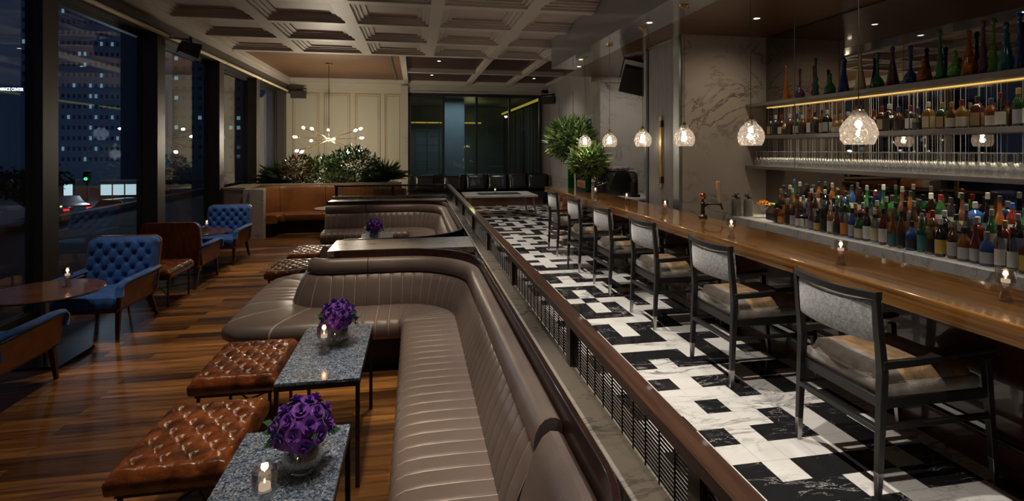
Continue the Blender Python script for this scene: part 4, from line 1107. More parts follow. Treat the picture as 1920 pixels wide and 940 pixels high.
# top shelf coloured decanters
DEC = {
 'gourd': [(.03, 0), (.055, .02), (.062, .06), (.045, .10), (.016, .14), (.012, .30), (.02, .33)],
 'cone': [(.06, 0), (.062, .01), (.045, .12), (.022, .26), (.014, .34), (.02, .36)],
 'twist': [(.035, 0), (.045, .02), (.03, .07), (.04, .12), (.022, .17), (.03, .21), (.015, .26), (.012, .40), (.018, .42)],
 'jug': [(.04, 0), (.06, .03), (.06, .08), (.035, .13), (.02, .15), (.02, .19), (.028, .20)]}
DC = {'teal': (.03, .42, .48), 'emerald': (.03, .42, .12), 'amber': (.75, .32, .04), 'cobalt blue': (.03, .15, .6), 'smoky violet': (.28, .12, .22), 'cream': None, 'lime green': (.3, .65, .08)}
SEQ = [('twist', 'amber', 6.2), ('gourd', 'smoky violet', 5.95), ('twist', 'teal', 5.68), ('jug', 'emerald', 5.45), ('cone', 'cobalt blue', 5.25), ('cone', 'cream', 5.02), ('gourd', 'emerald', 4.80), ('cone', 'smoky violet', 4.62),
       ('gourd', 'cobalt blue', 4.42), ('jug', 'amber', 4.28), ('twist', 'emerald', 4.12), ('jug', 'lime green', 3.98), ('cone', 'amber', 3.86), ('twist', 'smoky violet', 3.74), ('twist', 'lime green', 3.66), ('cone', 'teal', 3.56), ('twist', 'cobalt blue', 3.46), ('gourd', 'amber', 3.36), ('cone', 'emerald', 3.27)]
for sh, col, y in SEQ:
    mt = pbr('cream ceramic decanter', (.62, .50, .24), .4) if DC[col] is None else glass('decanter '+col, DC[col], 1.9, .02, body=.16)
    t = thing('decanter', f'{sh}-shaped {col} decanter on the top shelf', 'decanter', (4.85, y, 2.49), 0, 'coloured decanters on the top shelf')
    m = MB(); pf = DEC[sh]; m.lathe(pf, 20, cap=False); m.lathe([(pf[0][0], 0), (.001, .004)], 20, cap=False); m.build('glass_body', mt, t, smooth=True)
    m = MB(); m.lathe([(.010, 0), (.018, .015), (.022, .035), (.012, .055), (.001, .06)], 14, (0, 0, pf[-1][1])); m.build('stopper', mt, t, smooth=True)
# stemware upside down on the lowest shelf
WG = [(.001, .205), (.034, .206), (.034, .202), (.006, .196), (.004, .19), (.004, .12), (.018, .105), (.036, .075), (.040, .05), (.032, .0)]
m = MB(); m.lathe(WG, 14, cap=False); w0 = m.build('wine_glass', clear_glass, smooth=True)
tag(w0, 'clear wine glass standing upside down on the lowest shelf', 'wine glass', 'upturned wine glasses on the lowest shelf'); w0.location = (4.77, 6.7, 1.61)
first = True
for r_ in range(4):
    for k in range(40):
        if first: first = False; continue
        c = w0.copy(); C.link(c); c.location = (4.765+r_*.078, 6.7-k*.088-(r_ % 2)*.04, 1.61)

# ------------------------------------------------------------------ bar stools
def make_stool(label, loc):
    t = thing('bar_stool', label, 'bar stool', loc)     # faces +X
    W = .62; hy = W/2-.018; XF = .455
    for s in (-1, 1):
        m = MB(); y = s*hy
        m.bar((-.262, y, .66), (-.285, y*1.0, .14), .045, .040, .036, .030); m.bar((-.30, y, 1.06), (-.262, y, .66), .032, .030, .045, .040)
        lg = m.build('leg', ebony, t, bevel=.003)
        m = MB(); m.bar((-.285, y, .14), (-.29, y, 0), .037, .031, .026, .022); m.build('metal_tip', brushed, lg, bevel=.002)
        m = MB(); m.bar((XF-.05, y, .70), (XF, y, .14), .042, .036, .036, .030); lg = m.build('leg', ebony, t, bevel=.003)
        m = MB(); m.bar((XF, y, .14), (XF+.012, y, 0), .037, .031, .026, .022); m.build('metal_tip', brushed, lg, bevel=.002)
        m = MB(); pts = [(-.275, .030, .044, .728), (-.05, .028, .040, .730), (.02, .034, .040, .735), (.07, .060, .022, .742), (.25, .066, .020, .750), (.40, .058, .022, .757), (.45, .045, .020, .760)]
        V = []; F = []
        for x, w_, th, zc in pts:
            yc = y+s*.008
            V += [(x, yc-w_/2, zc-th), (x, yc+w_/2, zc-th), (x, yc+w_/2, zc), (x, yc-w_/2, zc)]
        for i in range(len(pts)-1):
            for k in range(4): F.append((i*4+k, i*4+(k+1) % 4, (i+1)*4+(k+1) % 4, (i+1)*4+k))
        F += [(3, 2, 1, 0), tuple(len(V)-4+k for k in range(4))]
        m.add(V, F); m.build('armrest', ebony, t, bevel=.004)
    # top rail and back pad, curved outward
    n = 14
    def bow(u): return -.045*(1-(2*u-1)**2)
    V = []; F = []
    for i in range(n+1):
        u = i/n; y = -hy-.016+(2*hy+.032)*u; x = -.298+bow(u); zz = 1.075-.010*(1-(2*u-1)**2)
        V += [(x-.016, y, zz-.022), (x+.016, y, zz-.022), (x+.016, y, zz+.018), (x-.016, y, zz+.018)]
    for i in range(n):
        for k in range(4): F.append((i*4+k, i*4+(k+1) % 4, (i+1)*4+(k+1) % 4, (i+1)*4+k))
    F += [(0, 1, 2, 3), tuple(n*4+3-k for k in range(4))]
    m = MB(); m.add(V, F); m.build('top_rail', ebony, t, bevel=.003)
    m = MB(); V = []; F = []; prof = [(-.012, .815), (-.020, .83), (-.022, .92), (-.020, 1.03), (-.010, 1.045), (.03, 1.045), (.044, 1.03), (.05, .92), (.044, .83), (.03, .815)]
    K = len(prof)
    for i in range(n+1):
        u = i/n; y = -hy+.024+(2*hy-.048)*u
        for x, z in prof:
            dz = -.022*(1-(2*u-1)**2) if z > 1.0 else 0
            V.append((-.285+bow(u)+x+(1.0-z)*.06, y, z+dz))
    for i in range(n):
        for k in range(K): F.append((i*K+k, (i+1)*K+k, (i+1)*K+(k+1) % K, i*K+(k+1) % K))
    F += [tuple(range(K)), tuple(n*K+K-1-k for k in range(K))]
    m.add(V, F); m.build('back_pad', grey_velvet, t, smooth=True)
    # seat: cushion in three upholstery bands
    m = MB(); nx, ny = 16, 16; sx, sy = .60, W-.075; V = []; F = []; MI = []; OX = .065
    for i in range(nx+1):
        for j in range(ny+1):
            x = -sx/2+sx*i/nx; y = -sy/2+sy*j/ny; e = min(sx/2-abs(x), sy/2-abs(y)); q = min(1, e/.05)
            V.append((x+OX, y, .600+.06*sqrt(max(0, 1-(1-q)**2))+.012*(1-(2*x/sx)**2)*(1-(2*y/sy)**2)))
    for i in range(nx):
        for j in range(ny):
            a = i*(ny+1)+j; m.mi = 0 if i < 3 or 9 < i < 12 else 1; m.add([V[a], V[a+ny+1], V[a+ny+2], V[a+1]], [(0, 1, 2, 3)])
    m.mi = 0
    ring = [(-sx/2, -sy/2), (sx/2, -sy/2), (sx/2, sy/2), (-sx/2, sy/2)]
    lv = [(0, .600), (.010, .590), (.012, .555), (.006, .527), (0, .522)]
    VV = []
    for o_, z in lv:
        for x, y in ring: VV.append((x+OX+math.copysign(o_, x), y+math.copysign(o_, y), z))
    FF = [(r_*4+k, (r_+1)*4+k, (r_+1)*4+(k+1) % 4, r_*4+(k+1) % 4) for r_ in range(4) for k in range(4)]+[(16, 17, 18, 19)]
    m.mi = 2; m.add(VV, FF)
    o = m.build('seat', [grey_tan, tan_velvet, grey_tan], t, smooth='all')
    wm = o.modifiers.new('weld', 'WELD'); wm.merge_threshold = .0008
    m = MB(); m.box(-.262, .41, -hy+.012, hy-.012, .462, .520); m.build('seat_frame', ebony, t, bevel=.003)
    for s in (-1, 1):
        m = MB(); m.bar((-.275, s*hy, .375), (XF-.02, s*hy, .375), .022, .034); m.build('stretcher', ebony, t, bevel=.002)
    m = MB(); m.bar((-.278, -hy, .36), (-.278, hy, .36), .028, .036, up=(1, 0, 0)); m.build('stretcher', ebony, t, bevel=.002)
    m = MB(); m.bar((XF-.012, -hy, .30), (XF-.012, hy, .30), .03, .03, up=(1, 0, 0)); m.build('footrest', brushed, t, bevel=.002)
    return t
st = make_stool('grey velvet backed bar stool nearest the camera, its tan seat fully visible', (2.695, 2.67, 0))
for y, lb in [(3.98, 'grey backed bar stool second from the camera, below the glass tealight'), (5.30, 'grey backed bar stool third from the camera'),
              (6.56, 'grey backed bar stool fourth from the camera'), (7.80, 'grey backed bar stool fifth from the camera'), (9.03, 'grey backed bar stool farthest from the camera, near the green vases')]:
    dup(st, (2.695, y, 0), 0, lb)

# ------------------------------------------------------------------ pendants
def make_pendant(label, loc):
    t = thing('pendant_lamp', label, 'pendant lamp', loc, 0, 'crystal pendants over the bar')    # origin at the ceiling
    H = 3.48-1.99
    m = MB(); m.lathe([(.055, 0), (.052, -.012), (.02, -.02), (.006, -.03)][::-1], 20)
    for k in range(5):
        a = 2*pi*k/5; m.tube([(0, 0, -.02), (.05*cos(a), .05*sin(a), -.035), (.06*cos(a), .06*sin(a), -.012)], .006, 6)
    m.build('ceiling_rose', brass, t, smooth=True)
    m = MB(); m.tube([(0, 0, -.02), (0, 0, -H+.14)], .0035, 6); m.build('cord', pbr('dark bronze cord', (.20, .13, .08), .4, .6), t)
    m = MB(); m.lathe([(.008, .16), (.018, .155), (.02, .09), (.024, .085), (.024, .07)][::-1], 16, (0, 0, -H)); m.build('socket', brass, t, smooth=True)
    # cut crystal shade: open faceted bell
    rings = [(.030, .115), (.042, .095), (.050, .075), (.080, .045), (.100, .005), (.104, -.035), (.096, -.070), (.080, -.098), (.074, -.100)]
    m = MB(); n = 14; V = []; F = []
    for i, (r, z) in enumerate(rings):
        for k in range(n):
            a = 2*pi*(k+.5*(i % 2))/n; q = 1.1*(1+.045*(1 if (i+k) % 2 else -1)*(1 < i < 8)); V.append((r*q*cos(a), r*q*sin(a), z*1.12-H))
    for i in range(len(rings)-1):
        for k in range(n):
            a, b_, c, d = i*n+k, i*n+(k+1) % n, (i+1)*n+(k+1) % n, (i+1)*n+k
            if i % 2 == 0: F += [(a, b_, d), (b_, c, d)]
            else: F += [(a, b_, c), (a, c, d)]
    m.add(V, F); m.build('glass_shade', cut_glass, t)
    m = MB(); m.ball((0, 0, -H+.03), .022, 14, 10, 1.2); m.build('bulb', bulb_p, t, smooth=True)
    l = bpy.data.lights.new('pendant_light', 'POINT'); l.energy = 9; l.color = (1, .8, .58); l.shadow_soft_size = .03
    lo = bpy.data.objects.new('pendant_light', l); link(lo, t); lo.location = (0, 0, -H-.03)
    return t
pn = make_pendant('largest crystal pendant over the bar, nearest the camera', (3.0, 3.12, 3.48))
for y, lb in [(4.30, 'crystal pendant second from the camera, before the right edge of the marble pier'), (5.50, 'crystal pendant third from the camera, at the left edge of the marble pier'),
              (6.60, 'crystal pendant fourth from the camera, by the fluted door'), (7.82, 'crystal pendant fifth from the camera, before the far marble wall'), (9.03, 'crystal pendant farthest from the camera, over the green foliage')]:
    dup(pn, (3.0, y, 3.48), 0, lb)

# ------------------------------------------------------------------ chandelier
ch = thing('chandelier', 'sputnik chandelier of bare glowing bulbs hanging above the planter', 'chandelier', (-2.2, 14.3, ZB+.12))
zc = 2.09-(ZB+.12)
m = MB(); m.lathe([(.01, -.05), (.09, -.035), (.10, 0)], 24); m.build('ceiling_rose', brass, ch, smooth=True)
m = MB(); m.tube([(0, 0, -.04), (0, 0, zc)], .007, 8); m.build('rod', bronze, ch, smooth=True)
m = MB(); m.ball((0, 0, zc), .045); m.build('hub', brass, ch, smooth=True)
ARMS = [(20, .26), (62, -.30), (100, .24), (150, .28), (172, -.26), (200, .05), (228, -.28), (250, .22), (287, .0), (312, -.25), (330, .20), (352, -.27), (8, .04), (132, -.02)]
for k, (a, dz) in enumerate(ARMS):
    a = R(a); r = .72; p = Vector((r*cos(a), r*sin(a), zc+dz)); q0 = Vector((0, 0, zc)); d = (p-q0).normalized()
    m = MB(); m.tube([q0, p], .006, 8); m.tube([p, p+d*.05], .013, 10); ar = m.build('arm', brass, ch, smooth=True)
    m = MB(); rot = d.to_track_quat('Z', 'Y').to_matrix().to_4x4(); m.T = Matrix.Translation(p+d*.05) @ rot
    m.lathe([(.010, 0), (.026, .025), (.032, .05), (.028, .08), (.012, .105), (.001, .11)], 12); m.build('bulb', bulb, ar, smooth=True)
for dz in (-.14, .14):
    l = lamp('chandelier_light', 'POINT', (0, 0, zc+dz), 80, (1, .86, .64), .04); l.parent = ch

# ------------------------------------------------------------------ speakers
def make_speaker(label, loc, rz, s=1.0, tilt=.25):
    t = thing('wall_speaker', label, 'speaker', loc, rz)
    m = MB(); m.T = Matrix.Rotation(tilt, 4, 'X'); w_, h, d = .23*s, .12*s, .14*s
    m.add([(-w_, -d, -h), (w_, -d, -h), (w_, -d, h), (-w_, -d, h), (-w_*.8, d, -h*.7), (w_*.8, d, -h*.7), (w_*.8, d, h*.7), (-w_*.8, d, h*.7)],
          [(0, 1, 2, 3), (7, 6, 5, 4), (0, 4, 5, 1), (1, 5, 6, 2), (2, 6, 7, 3), (3, 7, 4, 0)])
    m.build('speaker_box', black_plastic, t, bevel=.012)
    m = MB(); m.T = Matrix.Rotation(tilt, 4, 'X'); m.box(-w_*.93, w_*.93, -d-.006, -d-.001, -h*.9, h*.9); m.build('grille', pbr('speaker grille', (.02, .02, .02), .8), t)
    m = MB(); m.bar((-w_-.012, 0, -.02), (-w_-.012, 0, h*1.4), .012, .04); m.bar((w_+.012, 0, -.02), (w_+.012, 0, h*1.4), .012, .04); m.bar((-w_-.012, 0, h*1.4), (w_+.012, 0, h*1.4), .04, .012); m.box(-.03, .03, 0, d+.12*s, h*1.35, h*1.5); m.build('bracket', black_metal, t)
    return t
sp = make_speaker('black wall speaker bracketed above the window wall pier', (-3.62, 9.35, 3.45), pi/2+.5, 1.0)
dup(sp, (-3.55, 17.2, 3.55), .2, 'black wall speaker in the rear corner beside the cream panelled wall')
dup(sp, (4.3, 16.7, 3.45), -.5, 'black wall speaker high in the corner right of the rear window')
big = dup(sp, (3.88, 8.9, 3.12), -.2, 'large black speaker hanging left of the top of the fluted service door'); big.scale = (1.05, 1.2, 2.0); big.rotation_euler = (.1, .22, -.2)

# ------------------------------------------------------------------ ceiling downlights
def downlight(loc, label, group, col=down_glow, r=.045):
    t = thing('downlight', label, 'downlight', loc, 0, group)
    m = MB(); m.lathe([(r*.75, -.002), (r, -.006), (r*1.25, -.003), (r*1.25, 0)], 20, cap=False); m.build('bezel', ceramic, t, smooth=True)
    m = MB(); m.lathe([(.001, -.0015), (r*.75, -.0015)], 20, cap=False); m.build('lens', col, t)
    return t
d0 = downlight((3.0, 5.05, 3.48), 'small round downlight in the glossy grey soffit above the bar', 'soffit downlights')
for y in (1.9, 3.6, 6.35, 7.8, 9.2, 10.0): dup(d0, (2.98 if y < 9.5 else 3.2, y, 3.48))
d1 = downlight((3.75, 4.6, 3.48), 'small round downlight in the brown veneer ceiling above the back bar', 'veneer ceiling downlights')
for x, y in ((3.7, 3.2), (4.2, 5.9), (3.9, 2.0)): dup(d1, (x, y, 3.48))
d2 = downlight((1.05, 9.85, ZB+.125), 'small round downlight inside a pale coffer of the ceiling', 'coffer downlights', r=.04)
for x, y in ((-.35, 9.85), (-.35, 11.3), (2.4, 9.85), (2.4, 11.3), (-3.2, 8.5), (-3.2, 5.7), (1.05, 7.0)): dup(d2, (x, y, ZB+.125))
d3 = downlight((.6, 13.4, ZB+.12), 'small round downlight inside a dark veneer coffer near the rear window', 'dark coffer downlights', r=.05)
for x, y in ((.5, 16.0), (3.7, 16.2)): dup(d3, (x, y, ZB+.12))

# ------------------------------------------------------------------ far lounge: black bench, cushions, low table
bb = thing('long_bench', 'long black leather bench below the rear window', 'bench', (0, 0, 0))
m = MB(); m.box(-.2, 4.2, 16.7, 17.35, .28, .46); m.build('seat', black_leather, bb, bevel=.03, seg=3)
m = MB()
for k in range(4): m.box(-.2+k*1.1+.004, -.2+(k+1)*1.1-.004, 17.22, 17.42, .46, 1.02)
m.build('backrest', black_leather, bb, bevel=.03, seg=3)
m = MB(); m.box(-.15, 4.15, 16.8, 17.35, 0, .28); m.build('plinth', wood('bench plinth', (.05, .018, .01), (.09, .03, .016), .3, (1, 6, 6), .3, 3), bb)
def pillow(label, loc, rz, s=.30):
    m = MB(); n = 12; V = []; F = []
    for sgn in (-1, 1):
        for i in range(n+1):
            for j in range(n+1):
                u, v = 2*i/n-1, 2*j/n-1; th = .10*(max(0, (1-u**4)*(1-v**4)))**.5; pin = 1-.10*(1-abs(u)**2)*abs(v)**4-.0; pv = 1-.10*(1-abs(v)**2)*abs(u)**4
                V.append((u*s*pv*1.15, sgn*th+.012*sin(9*u+5*v)*th*8*.3, v*s*.92*pin))
    K = (n+1)**2
    for i in range(n):
        for j in range(n):
            a = i*(n+1)+j; F += [(a, a+n+1, a+n+2, a+1), (K+a, K+a+1, K+a+n+2, K+a+n+1)]
    m.add(V, F); o = m.build('cushion', black_leather, smooth='all'); wm = o.modifiers.new('weld', 'WELD'); wm.merge_threshold = .002
    o.location = loc; o.rotation_euler = (-.22, 0, rz); tag(o, label, 'cushion', 'black leather cushions'); return o
for x, rz, lb in [(.30, .1, 'black leather cushion at the left end of the long bench, behind the railing'), (1.18, -.15, 'black leather cushion leaning left of the tealight on the long bench'), (1.93, .15, 'black leather cushion slumped against its neighbour left of the tealight'),
                  (2.65, -.1, 'black leather cushion behind the tealight of the low white table'), (3.32, .2, 'black leather cushion turned edge-on, second from the bench right end'), (3.98, -.1, 'square black leather cushion at the right end of the long bench')]:
    pillow(lb, (x, 16.98, .76), rz)
lt = thing('low_table', 'low white topped table with dark inset and slanted wooden legs before the black bench', 'table', (2.33, 14.7, 0))
m = MB(); m.box(-.98, .98, -.7, .7, .53, .58); m.build('tabletop', pbr('pale stone top', (.5, .48, .45), .2), lt, bevel=.004)
m = MB(); m.box(-.6, .6, -.35, .35, .5805, .583); m.build('inset', black_metal, lt)
for x in (-1, 1):
    for y in (-1, 1): m = MB(); m.bar((x*.86, y*.58, .53), (x*.95, y*.64, 0), .06, .05, .035, .03); m.build('leg', wood('pale leg', (.2, .12, .07), (.3, .2, .12), .4, (4, 4, 1), 0, 3), lt, bevel=.003)

# leather armchair beyond the vases
ac = thing('leather_armchair', 'brown leather armchair by the right wall, behind the green vases', 'armchair', (4.0, 13.2, 0), -pi/2)
m = MB(); m.box(-.34, .34, -.34, .34, .2, .44); m.build('seat', orange_leather, ac, bevel=.04, seg=3)
m = MB(); m.box(-.36, .36, .26, .40, .44, 1.02); m.build('backrest', orange_leather, ac, bevel=.05, seg=3)
for s in (-1, 1):
    m = MB(); m.box(s*.36-.05, s*.36+.05, -.32, .26, .44, .64); m.build('armrest', orange_leather, ac, bevel=.03, seg=3)
    for y in (-.28, .3): m = MB(); m.bar((s*.3, y, .21), (s*.32, y*1.05, 0), .04, .04, .025, .025); m.build('leg', leg_wood, ac)

dup(ac, (-.42, 11.75, 0), pi*.9, 'brown leather armchair behind the rear mesh railing, seen through it')
# ------------------------------------------------------------------ things on bar and counters
em = thing('espresso_machine', 'black espresso machine with cups on top at the far bar end', 'coffee machine', (3.62, 9.15, 1.02))
m = MB(); prof = [(-.26, .0), (-.27, .16), (-.20, .36), (-.16, .42), (.22, .42), (.27, .34), (.28, 0)]
V = [(x, y, z) for y in (-.40, .40) for x, z in prof]; K = len(prof)
m.add(V, [tuple(range(K-1, -1, -1)), tuple(range(K, 2*K))]+[(k, (k+1) % K, K+(k+1) % K, K+k) for k in range(K)])
m.build('machine_body', pbr('machine shell', (.02, .02, .02), .2, .3), em, bevel=.02, seg=3)
m = MB(); m.box(-.17, .20, -.38, .38, .425, .432)
for s in (-1, 1): m.tube([(-.17, s*.38, .43), (-.17, s*.38, .47), (.2, s*.38, .47)], .006, 8)
m.build('cup_tray', chrome, em)
for y in (-.22, 0, .22):
    m = MB(); m.tube([(-.24, y, .22), (-.32, y, .20), (-.325, y, .199), (-.44, y, .17)], [.022, .022, .012, .012], 10); m.build('portafilter', chrome, em, smooth=True)
rngc = random.Random(5)
cup0 = None
for k in range(14):
    x = -.12+.09*(k % 4); y = -.30+.085*(k//2)
    m = MB()
    if cup0 is None:
        m.lathe([(.018, 0), (.034, .02), (.037, .05), (.035, .05), (.032, .02), (.001, .006)], 16); cup0 = m.build('coffee_cup', ceramic, smooth=True); c_ = cup0
        tag(c_, 'white coffee cup standing on top of the espresso machine', 'cup', 'white cups on the espresso machine')
    else: c_ = cup0.copy(); C.link(c_)
    c_.location = (3.62-.10+.10*(k % 3), 8.86+.135*(k//3), 1.02+.432); c_.scale = (1.3, 1.3, 1.3)
gr = thing('coffee_grinder', 'dark coffee grinder with clear bean hopper right of the espresso machine', 'coffee grinder', (3.70, 8.50, 1.02))
m = MB(); m.box(-.08, .08, -.08, .08, 0, .05); m.cyl((0, 0), .06, .05, .26, 20); m.build('grinder_body', steel_dark, gr, smooth=True)
m = MB(); m.lathe([(.03, .26), (.04, .28), (.085, .38), (.088, .42), (.084, .42)], 20, cap=False); m.build('hopper', tumbler_glass, gr, smooth=True)
tap = thing('beer_tap', 'bronze beer tap with pale wooden handle and copper ball on the bar', 'beer tap', (3.26, 5.55, 1.055), -.4)
m = MB(); m.lathe([(.05, 0), (.05, .02), (.024, .04), (.02, .14), (.028, .17), (.014, .19), (.012, .22)], 20); m.build('tap_column', bronze, tap, smooth=True)
m = MB(); m.ball((0, 0, .25), .042, 18, 12); m.build('copper_ball', copper, tap, smooth=True)
m = MB(); m.tube([(0, 0, .12), (.06, 0, .16), (.14, 0, .165), (.19, 0, .16)], .012, 10); m.tube([(.19, 0, .17), (.215, 0, .10)], .010, 8); m.build('spout', bronze, tap, smooth=True)
m = MB(); m.bar((.185, 0, .18), (.165, 0, .42), .028, .028, .042, .042); m.build('tap_handle', wood('pale handle wood', (.5, .33, .16), (.62, .43, .22), .4, (6, 6, 1), .2, 3), tap, bevel=.005)
def canister(label, loc):
    t = thing('canister', label, 'canister', loc)
    m = MB(); m.lathe([(.06, 0), (.063, .008), (.063, .21), (.05, .235), (.02, .245)], 24); m.build('canister_body', pbr('grey frosted canister', (.20, .19, .17), .3, .2), t, smooth=True)
    m = MB(); m.cyl((0, 0), .012, .245, .285, 10)
    for k in range(3): a = k*pi/3+.4; m.tube([(-.055*cos(a), -.055*sin(a), .275-.03*sin(k)), (.055*cos(a), .055*sin(a), .295+.02*cos(k))], .008, 8)
    m.build('lever', black_metal, t, smooth=True); return t
cc = canister('grey siphon canister with black lever, left of its twin on the counter', (4.47, 6.73, .90)); dup(cc, (4.61, 6.66, .90), .5, 'grey siphon canister with black lever, right of its twin on the counter')
yf = thing('flower_glass', 'footed glass of yellow orange blossoms on the marble counter', 'flowers', (4.70, 6.46, .90))
m = MB(); m.lathe([(.05, 0), (.05, .005), (.008, .015), (.006, .09), (.03, .11), (.065, .15), (.072, .19), (.070, .19), (.06, .15), (.001, .108)], 20, cap=False); m.build('footed_glass', clear_glass, yf, smooth=True)
m = MB(); rngf = random.Random(9)
for k in range(14):
    a = k*2.4; r = .06*sqrt(k/14)+.01; m.mi = k % 2; rose(m, (r*cos(a), r*sin(a), .20+.03*(1-k/14)), (cos(a)*.5, sin(a)*.5, 1), .034, rngf)
m.build('blossoms', [pbr('yellow petal', (.8, .42, .03), .5), pbr('orange petal', (.75, .22, .02), .5)], yf, smooth='all')
m = MB()
for k in range(6): a = k; m.add([(0.05, 0, .19), (.10, .02*(k-3), .21), (.15, .03*(k-3), .20), (.10, .02*(k-3)-.015, .19)], [(0, 1, 2, 3)])
m.build('leaves', leafm, yf)
MN = thing('menu_stand', 'small dark clip menu leaning on the marble counter edge', 'menu stand', (4.46, 5.75, .90)) if False else None

# ------------------------------------------------------------------ outside: the city at night
def grid_building(name, label, x0, x1, y, h, nx, nz, lit, seed, colb, wcol, depth=8):
    rng = random.Random(seed); t = thing(name, label, 'building', (0, 0, 0))
    m = MB(); m.box(x0, x1, y, y+depth, GZ, h); m.build('facade', pbr('facade '+name+str(seed), colb, .6), t)
    on = MB(); off = MB(); dx = (x1-x0)/nx; dz = h/nz
    for i in range(nx):
        for k in range(nz):
            mm = on if rng.random() < lit else off
            mm.box(x0+dx*(i+.28), x0+dx*(i+.72), y-.05, y-.01, dz*(k+.35), dz*(k+.72))
    if on.v: on.build('lit_windows', emit('window light %d' % seed, wcol, .30), t)
    off.build('dark_windows', pbr('dark window', (.02, .03, .05), .1), t)
    return t
GZ = -2.6
m = MB(); m.box(-9, -4.4, -30, 60, -.12, -.02); o = struct('ground_terrace', m, pbr('terrace soil', (.03, .03, .025), .8, var=.4, vscale=2))
m = MB(); m.box(-9.3, -9.0, -30, 60, -3, .10); struct('wall_terrace', m, pbr('terrace kerb', (.08, .08, .07), .7))
m = MB(); m.box(-130, -9.3, -30, 140, GZ-.1, GZ); o = struct('ground_outside', m, pbr('night pavement', (.10, .10, .11), .5, var=.4, vscale=.5))
m = MB(); m.box(-130, -9.3, 33, 44, GZ, GZ+.02); struct('ground_road', m, pbr('night road', (.06, .055, .055), .3))
grid_building('office_tower', 'dark stone office tower with scattered blue lit windows, seen through the second window', -43.5, -33.5, 68, 20.5, 18, 17, .20, 5, (.10, .13, .19), (.45, .85, 1))
grid_building('office_tower', 'broad dark stone office block carrying the lit roof sign', -66, -41.2, 57, 8.4, 22, 7, .12, 6, (.10, .14, .20), (.5, .7, 1))
grid_building('office_tower', 'tall unlit tower behind the street trees with rows of faint windows', -33, -24, 80, 30, 9, 22, .10, 7, (.05, .07, .10), (.5, .9, 1))
cu = bpy.data.curves.new('roof_sign', 'FONT'); cu.body = 'FINANCE CENTER'; cu.size = .42; cu.extrude = .03; cu.align_x = 'RIGHT'
cu.materials.append(emit('sign white', (.8, .9, 1), 2.0))
tmp = bpy.data.objects.new('tmp_sign', cu); link(tmp); dg = bpy.context.evaluated_depsgraph_get(); me_ = bpy.data.meshes.new_from_object(tmp.evaluated_get(dg)); bpy.data.objects.remove(tmp)
me_.name = 'roof_sign'
so = bpy.data.objects.new('roof_sign', me_); link(so); so.scale = (.62, 1, 1); so.location = (-36.2, 56.9, 7.28); so.rotation_euler = (pi/2, 0, 0)
tag(so, 'white lit roof sign lettering on the office block', 'sign')
# lamps outside; the blue spots are added to brighten the facades
lamp('city_fill', 'POINT', (-24, 46, 3), 900, (.7, .85, 1), .5)
lamp('city_fill', 'SPOT', (-34, 46, 1), 1500, (.4, .6, 1), .5, aim=(-38, 68, 9), spot=70)
lamp('city_fill', 'SPOT', (-38, 38, 1), 1300, (.4, .6, 1), .5, aim=(-44, 57, 4), spot=80)
lamp('city_fill', 'POINT', (-18, 36, 1.5), 300, (.8, .8, 1), .3)
lamp('tree_glow', 'POINT', (-6.6, 5.0, 1.0), 6, (1, .85, .4), .1)
bark = pbr('night bark', (.05, .04, .03), .8)
def tree(label, loc, h, seed, spread=1.0, leafy=True):
    rng = random.Random(seed); t = thing('street_tree', label, 'tree', loc); m = MB(); lf = MB()
    def grow(p, d, L, r, dep):
        q = p+d*L; mid = p+d*L*.5+Vector((rng.uniform(-1, 1), rng.uniform(-1, 1), 0))*L*.08
        m.tube([p, mid, q], [r, r*.85, r*.68], 6, False)
        if dep == 0:
            if leafy:
                for _ in range(9):
                    c = q+Vector((rng.gauss(0, 1), rng.gauss(0, 1), rng.gauss(0, .7)))*L*.55; s = Vector((rng.uniform(-1, 1), rng.uniform(-1, 1), rng.uniform(-1, 1)))*.045*h/3; u = Vector((rng.uniform(-1, 1), rng.uniform(-1, 1), rng.uniform(-1, 1)))*.045*h/3
                    lf.add([c-s, c+u, c+s, c-u], [(0, 1, 2, 3)])
            return
        for _ in range(3 if dep > 1 else 2):
            nd = (d+Vector((rng.uniform(-1, 1), rng.uniform(-1, 1), rng.uniform(-.25, .7)))*spread*.75).normalized(); grow(q, nd, L*.72, r*.62, dep-1)
    grow(Vector((0, 0, 0)), Vector((.08, 0, 1)).normalized(), h*.30, h*.025, 5)
    m.build('trunk', bark, t, smooth=True)
    if leafy: lf.build('foliage', pbr('night leaf', (.02, .045, .03), .7), t)
tree('gnarled bare tree close outside the first window, its trunk faintly lit', (-7.6, 9.6, -.02), 2.5, 3, 1.25, False)
tree('spreading dark tree outside the second window before the lit shops', (-13.2, 21.5, GZ), 4.3, 8, 1.1)
tree('dark street tree outside the first window beyond the gnarled tree', (-17.5, 23, GZ), 4.6, 9, 1.0)
def lit_box(name, label, cat, x0, x1, y, z0, z1, col, s, n=1):
    t = thing(name, label, cat, (0, 0, 0)); m = MB(); m.box(x0-.1, x1+.1, y, y+1.5, GZ, z1+.3); m.build('kiosk_body', pbr('kiosk dark', (.02, .02, .02), .6), t)
    w_ = (x1-x0)/n
    for k in range(n): m = MB(); m.box(x0+w_*k+.06, x0+w_*(k+1)-.06, y-.05, y-.01, z0, z1); m.build('lit_window', emit('shop '+label[:12], col, s), t)
lit_box('kiosk', 'long white lit shopfront across the road, seen through the second window', 'shop', -24.6, -20.2, 47, -1.85, -1.0, (.7, .95, 1), .8, 5)
lit_box('kiosk', 'small white lit kiosk left of the long shopfront', 'shop', -26.6, -25.9, 46, -1.9, -.9, (.7, .95, 1), .9, 1)
lit_box('kiosk', 'bluish lit display case low beside the near pavement', 'shop', -16.4, -15.6, 25, -2.3, -2.0, (.5, .9, 1), .5, 2)
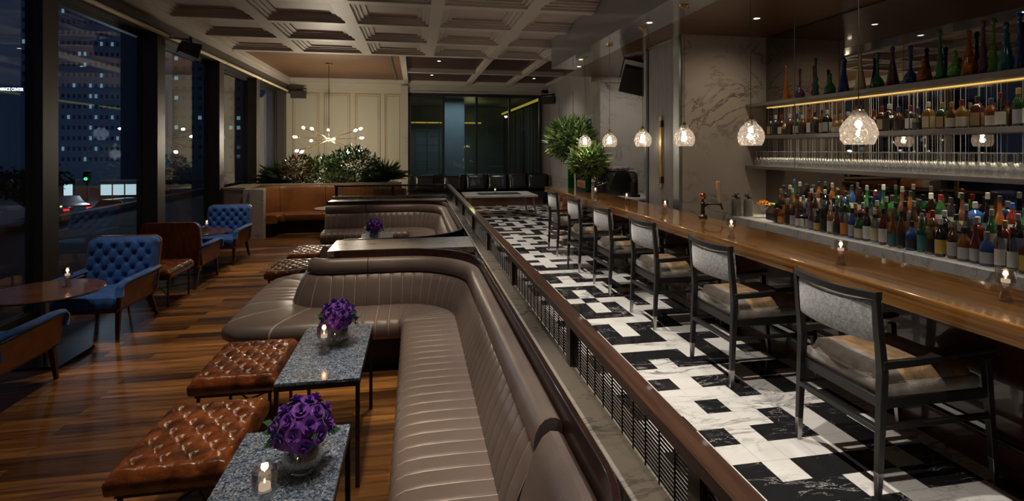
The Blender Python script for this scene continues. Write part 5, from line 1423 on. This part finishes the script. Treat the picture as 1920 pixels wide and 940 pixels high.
lit_box('kiosk', 'greenish lit kiosk seen low through the first window', 'shop', -39.0, -37.2, 46, -1.9, -.9, (.3, .9, .9), .5, 2)
def signal(label, x, y, z, col):
    t = thing('traffic_light', label, 'traffic light', (x, y, GZ)); m = MB(); m.tube([(0, 0, 0), (0, 0, z)], .06, 8); m.build('pole', black_metal, t, smooth=True)
    m = MB(); m.box(-.2, .2, -.15, .1, z-.1, z+.7); m.build('signal_head', black_plastic, t); m = MB(); m.ball((0, -.2, z+.15), .12, 10, 6); m.build('signal_lens', emit('signal '+label[:8], col, 1.2), t, smooth=True)
signal('green traffic light across the road', -23.6, 43.5, 2.1, (.1, 1, .35))
signal('pinkish red traffic light seen through the first window', -33.5, 43.5, 1.9, (1, .1, .35))
def car(label, x, y, rz):
    t = thing('car', label, 'car', (x, y, GZ+.02), rz); m = MB()
    prof = [(-2.1, .3), (-2.15, .75), (-1.5, .92), (-.9, 1.35), (.7, 1.38), (1.3, .98), (2.0, .85), (2.15, .35)]; V = [(px_, s*.82, z) for s in (-1, 1) for px_, z in prof]; K = len(prof)
    m.add(V, [tuple(range(K)), tuple(range(2*K-1, K-1, -1))]+[(k, K+k, K+(k+1) % K, (k+1) % K) for k in range(K)]); m.build('car_body', pbr('night car paint', (.02, .02, .025), .2, coat=.5), t, bevel=.05)
    for px_ in (-1.35, 1.35):
        for s in (-1, 1): mm = MB(); mm.T = Matrix.Translation((px_, s*.78, .32)) @ Matrix.Rotation(pi/2, 4, 'X'); mm.lathe([(.3, -.09), (.32, -.06), (.32, .06), (.3, .09)], 18); mm.build('wheel', black_plastic, t, smooth=True)
    for s in (-1, 1): m = MB(); m.box(2.02, 2.17, s*.62-.14, s*.62+.14, .6, .72); m.build('tail_light', emit('tail light', (1, .03, .05), 1.2), t)
car('dark car with red tail lights on the road outside the second window', -17.5, 36, -.5)
car('dark car with red tail lights left of the other car beyond the second window', -22.5, 38.5, -.6)
car('dark car with red tail lights seen through the first window', -32.5, 38, -.5)
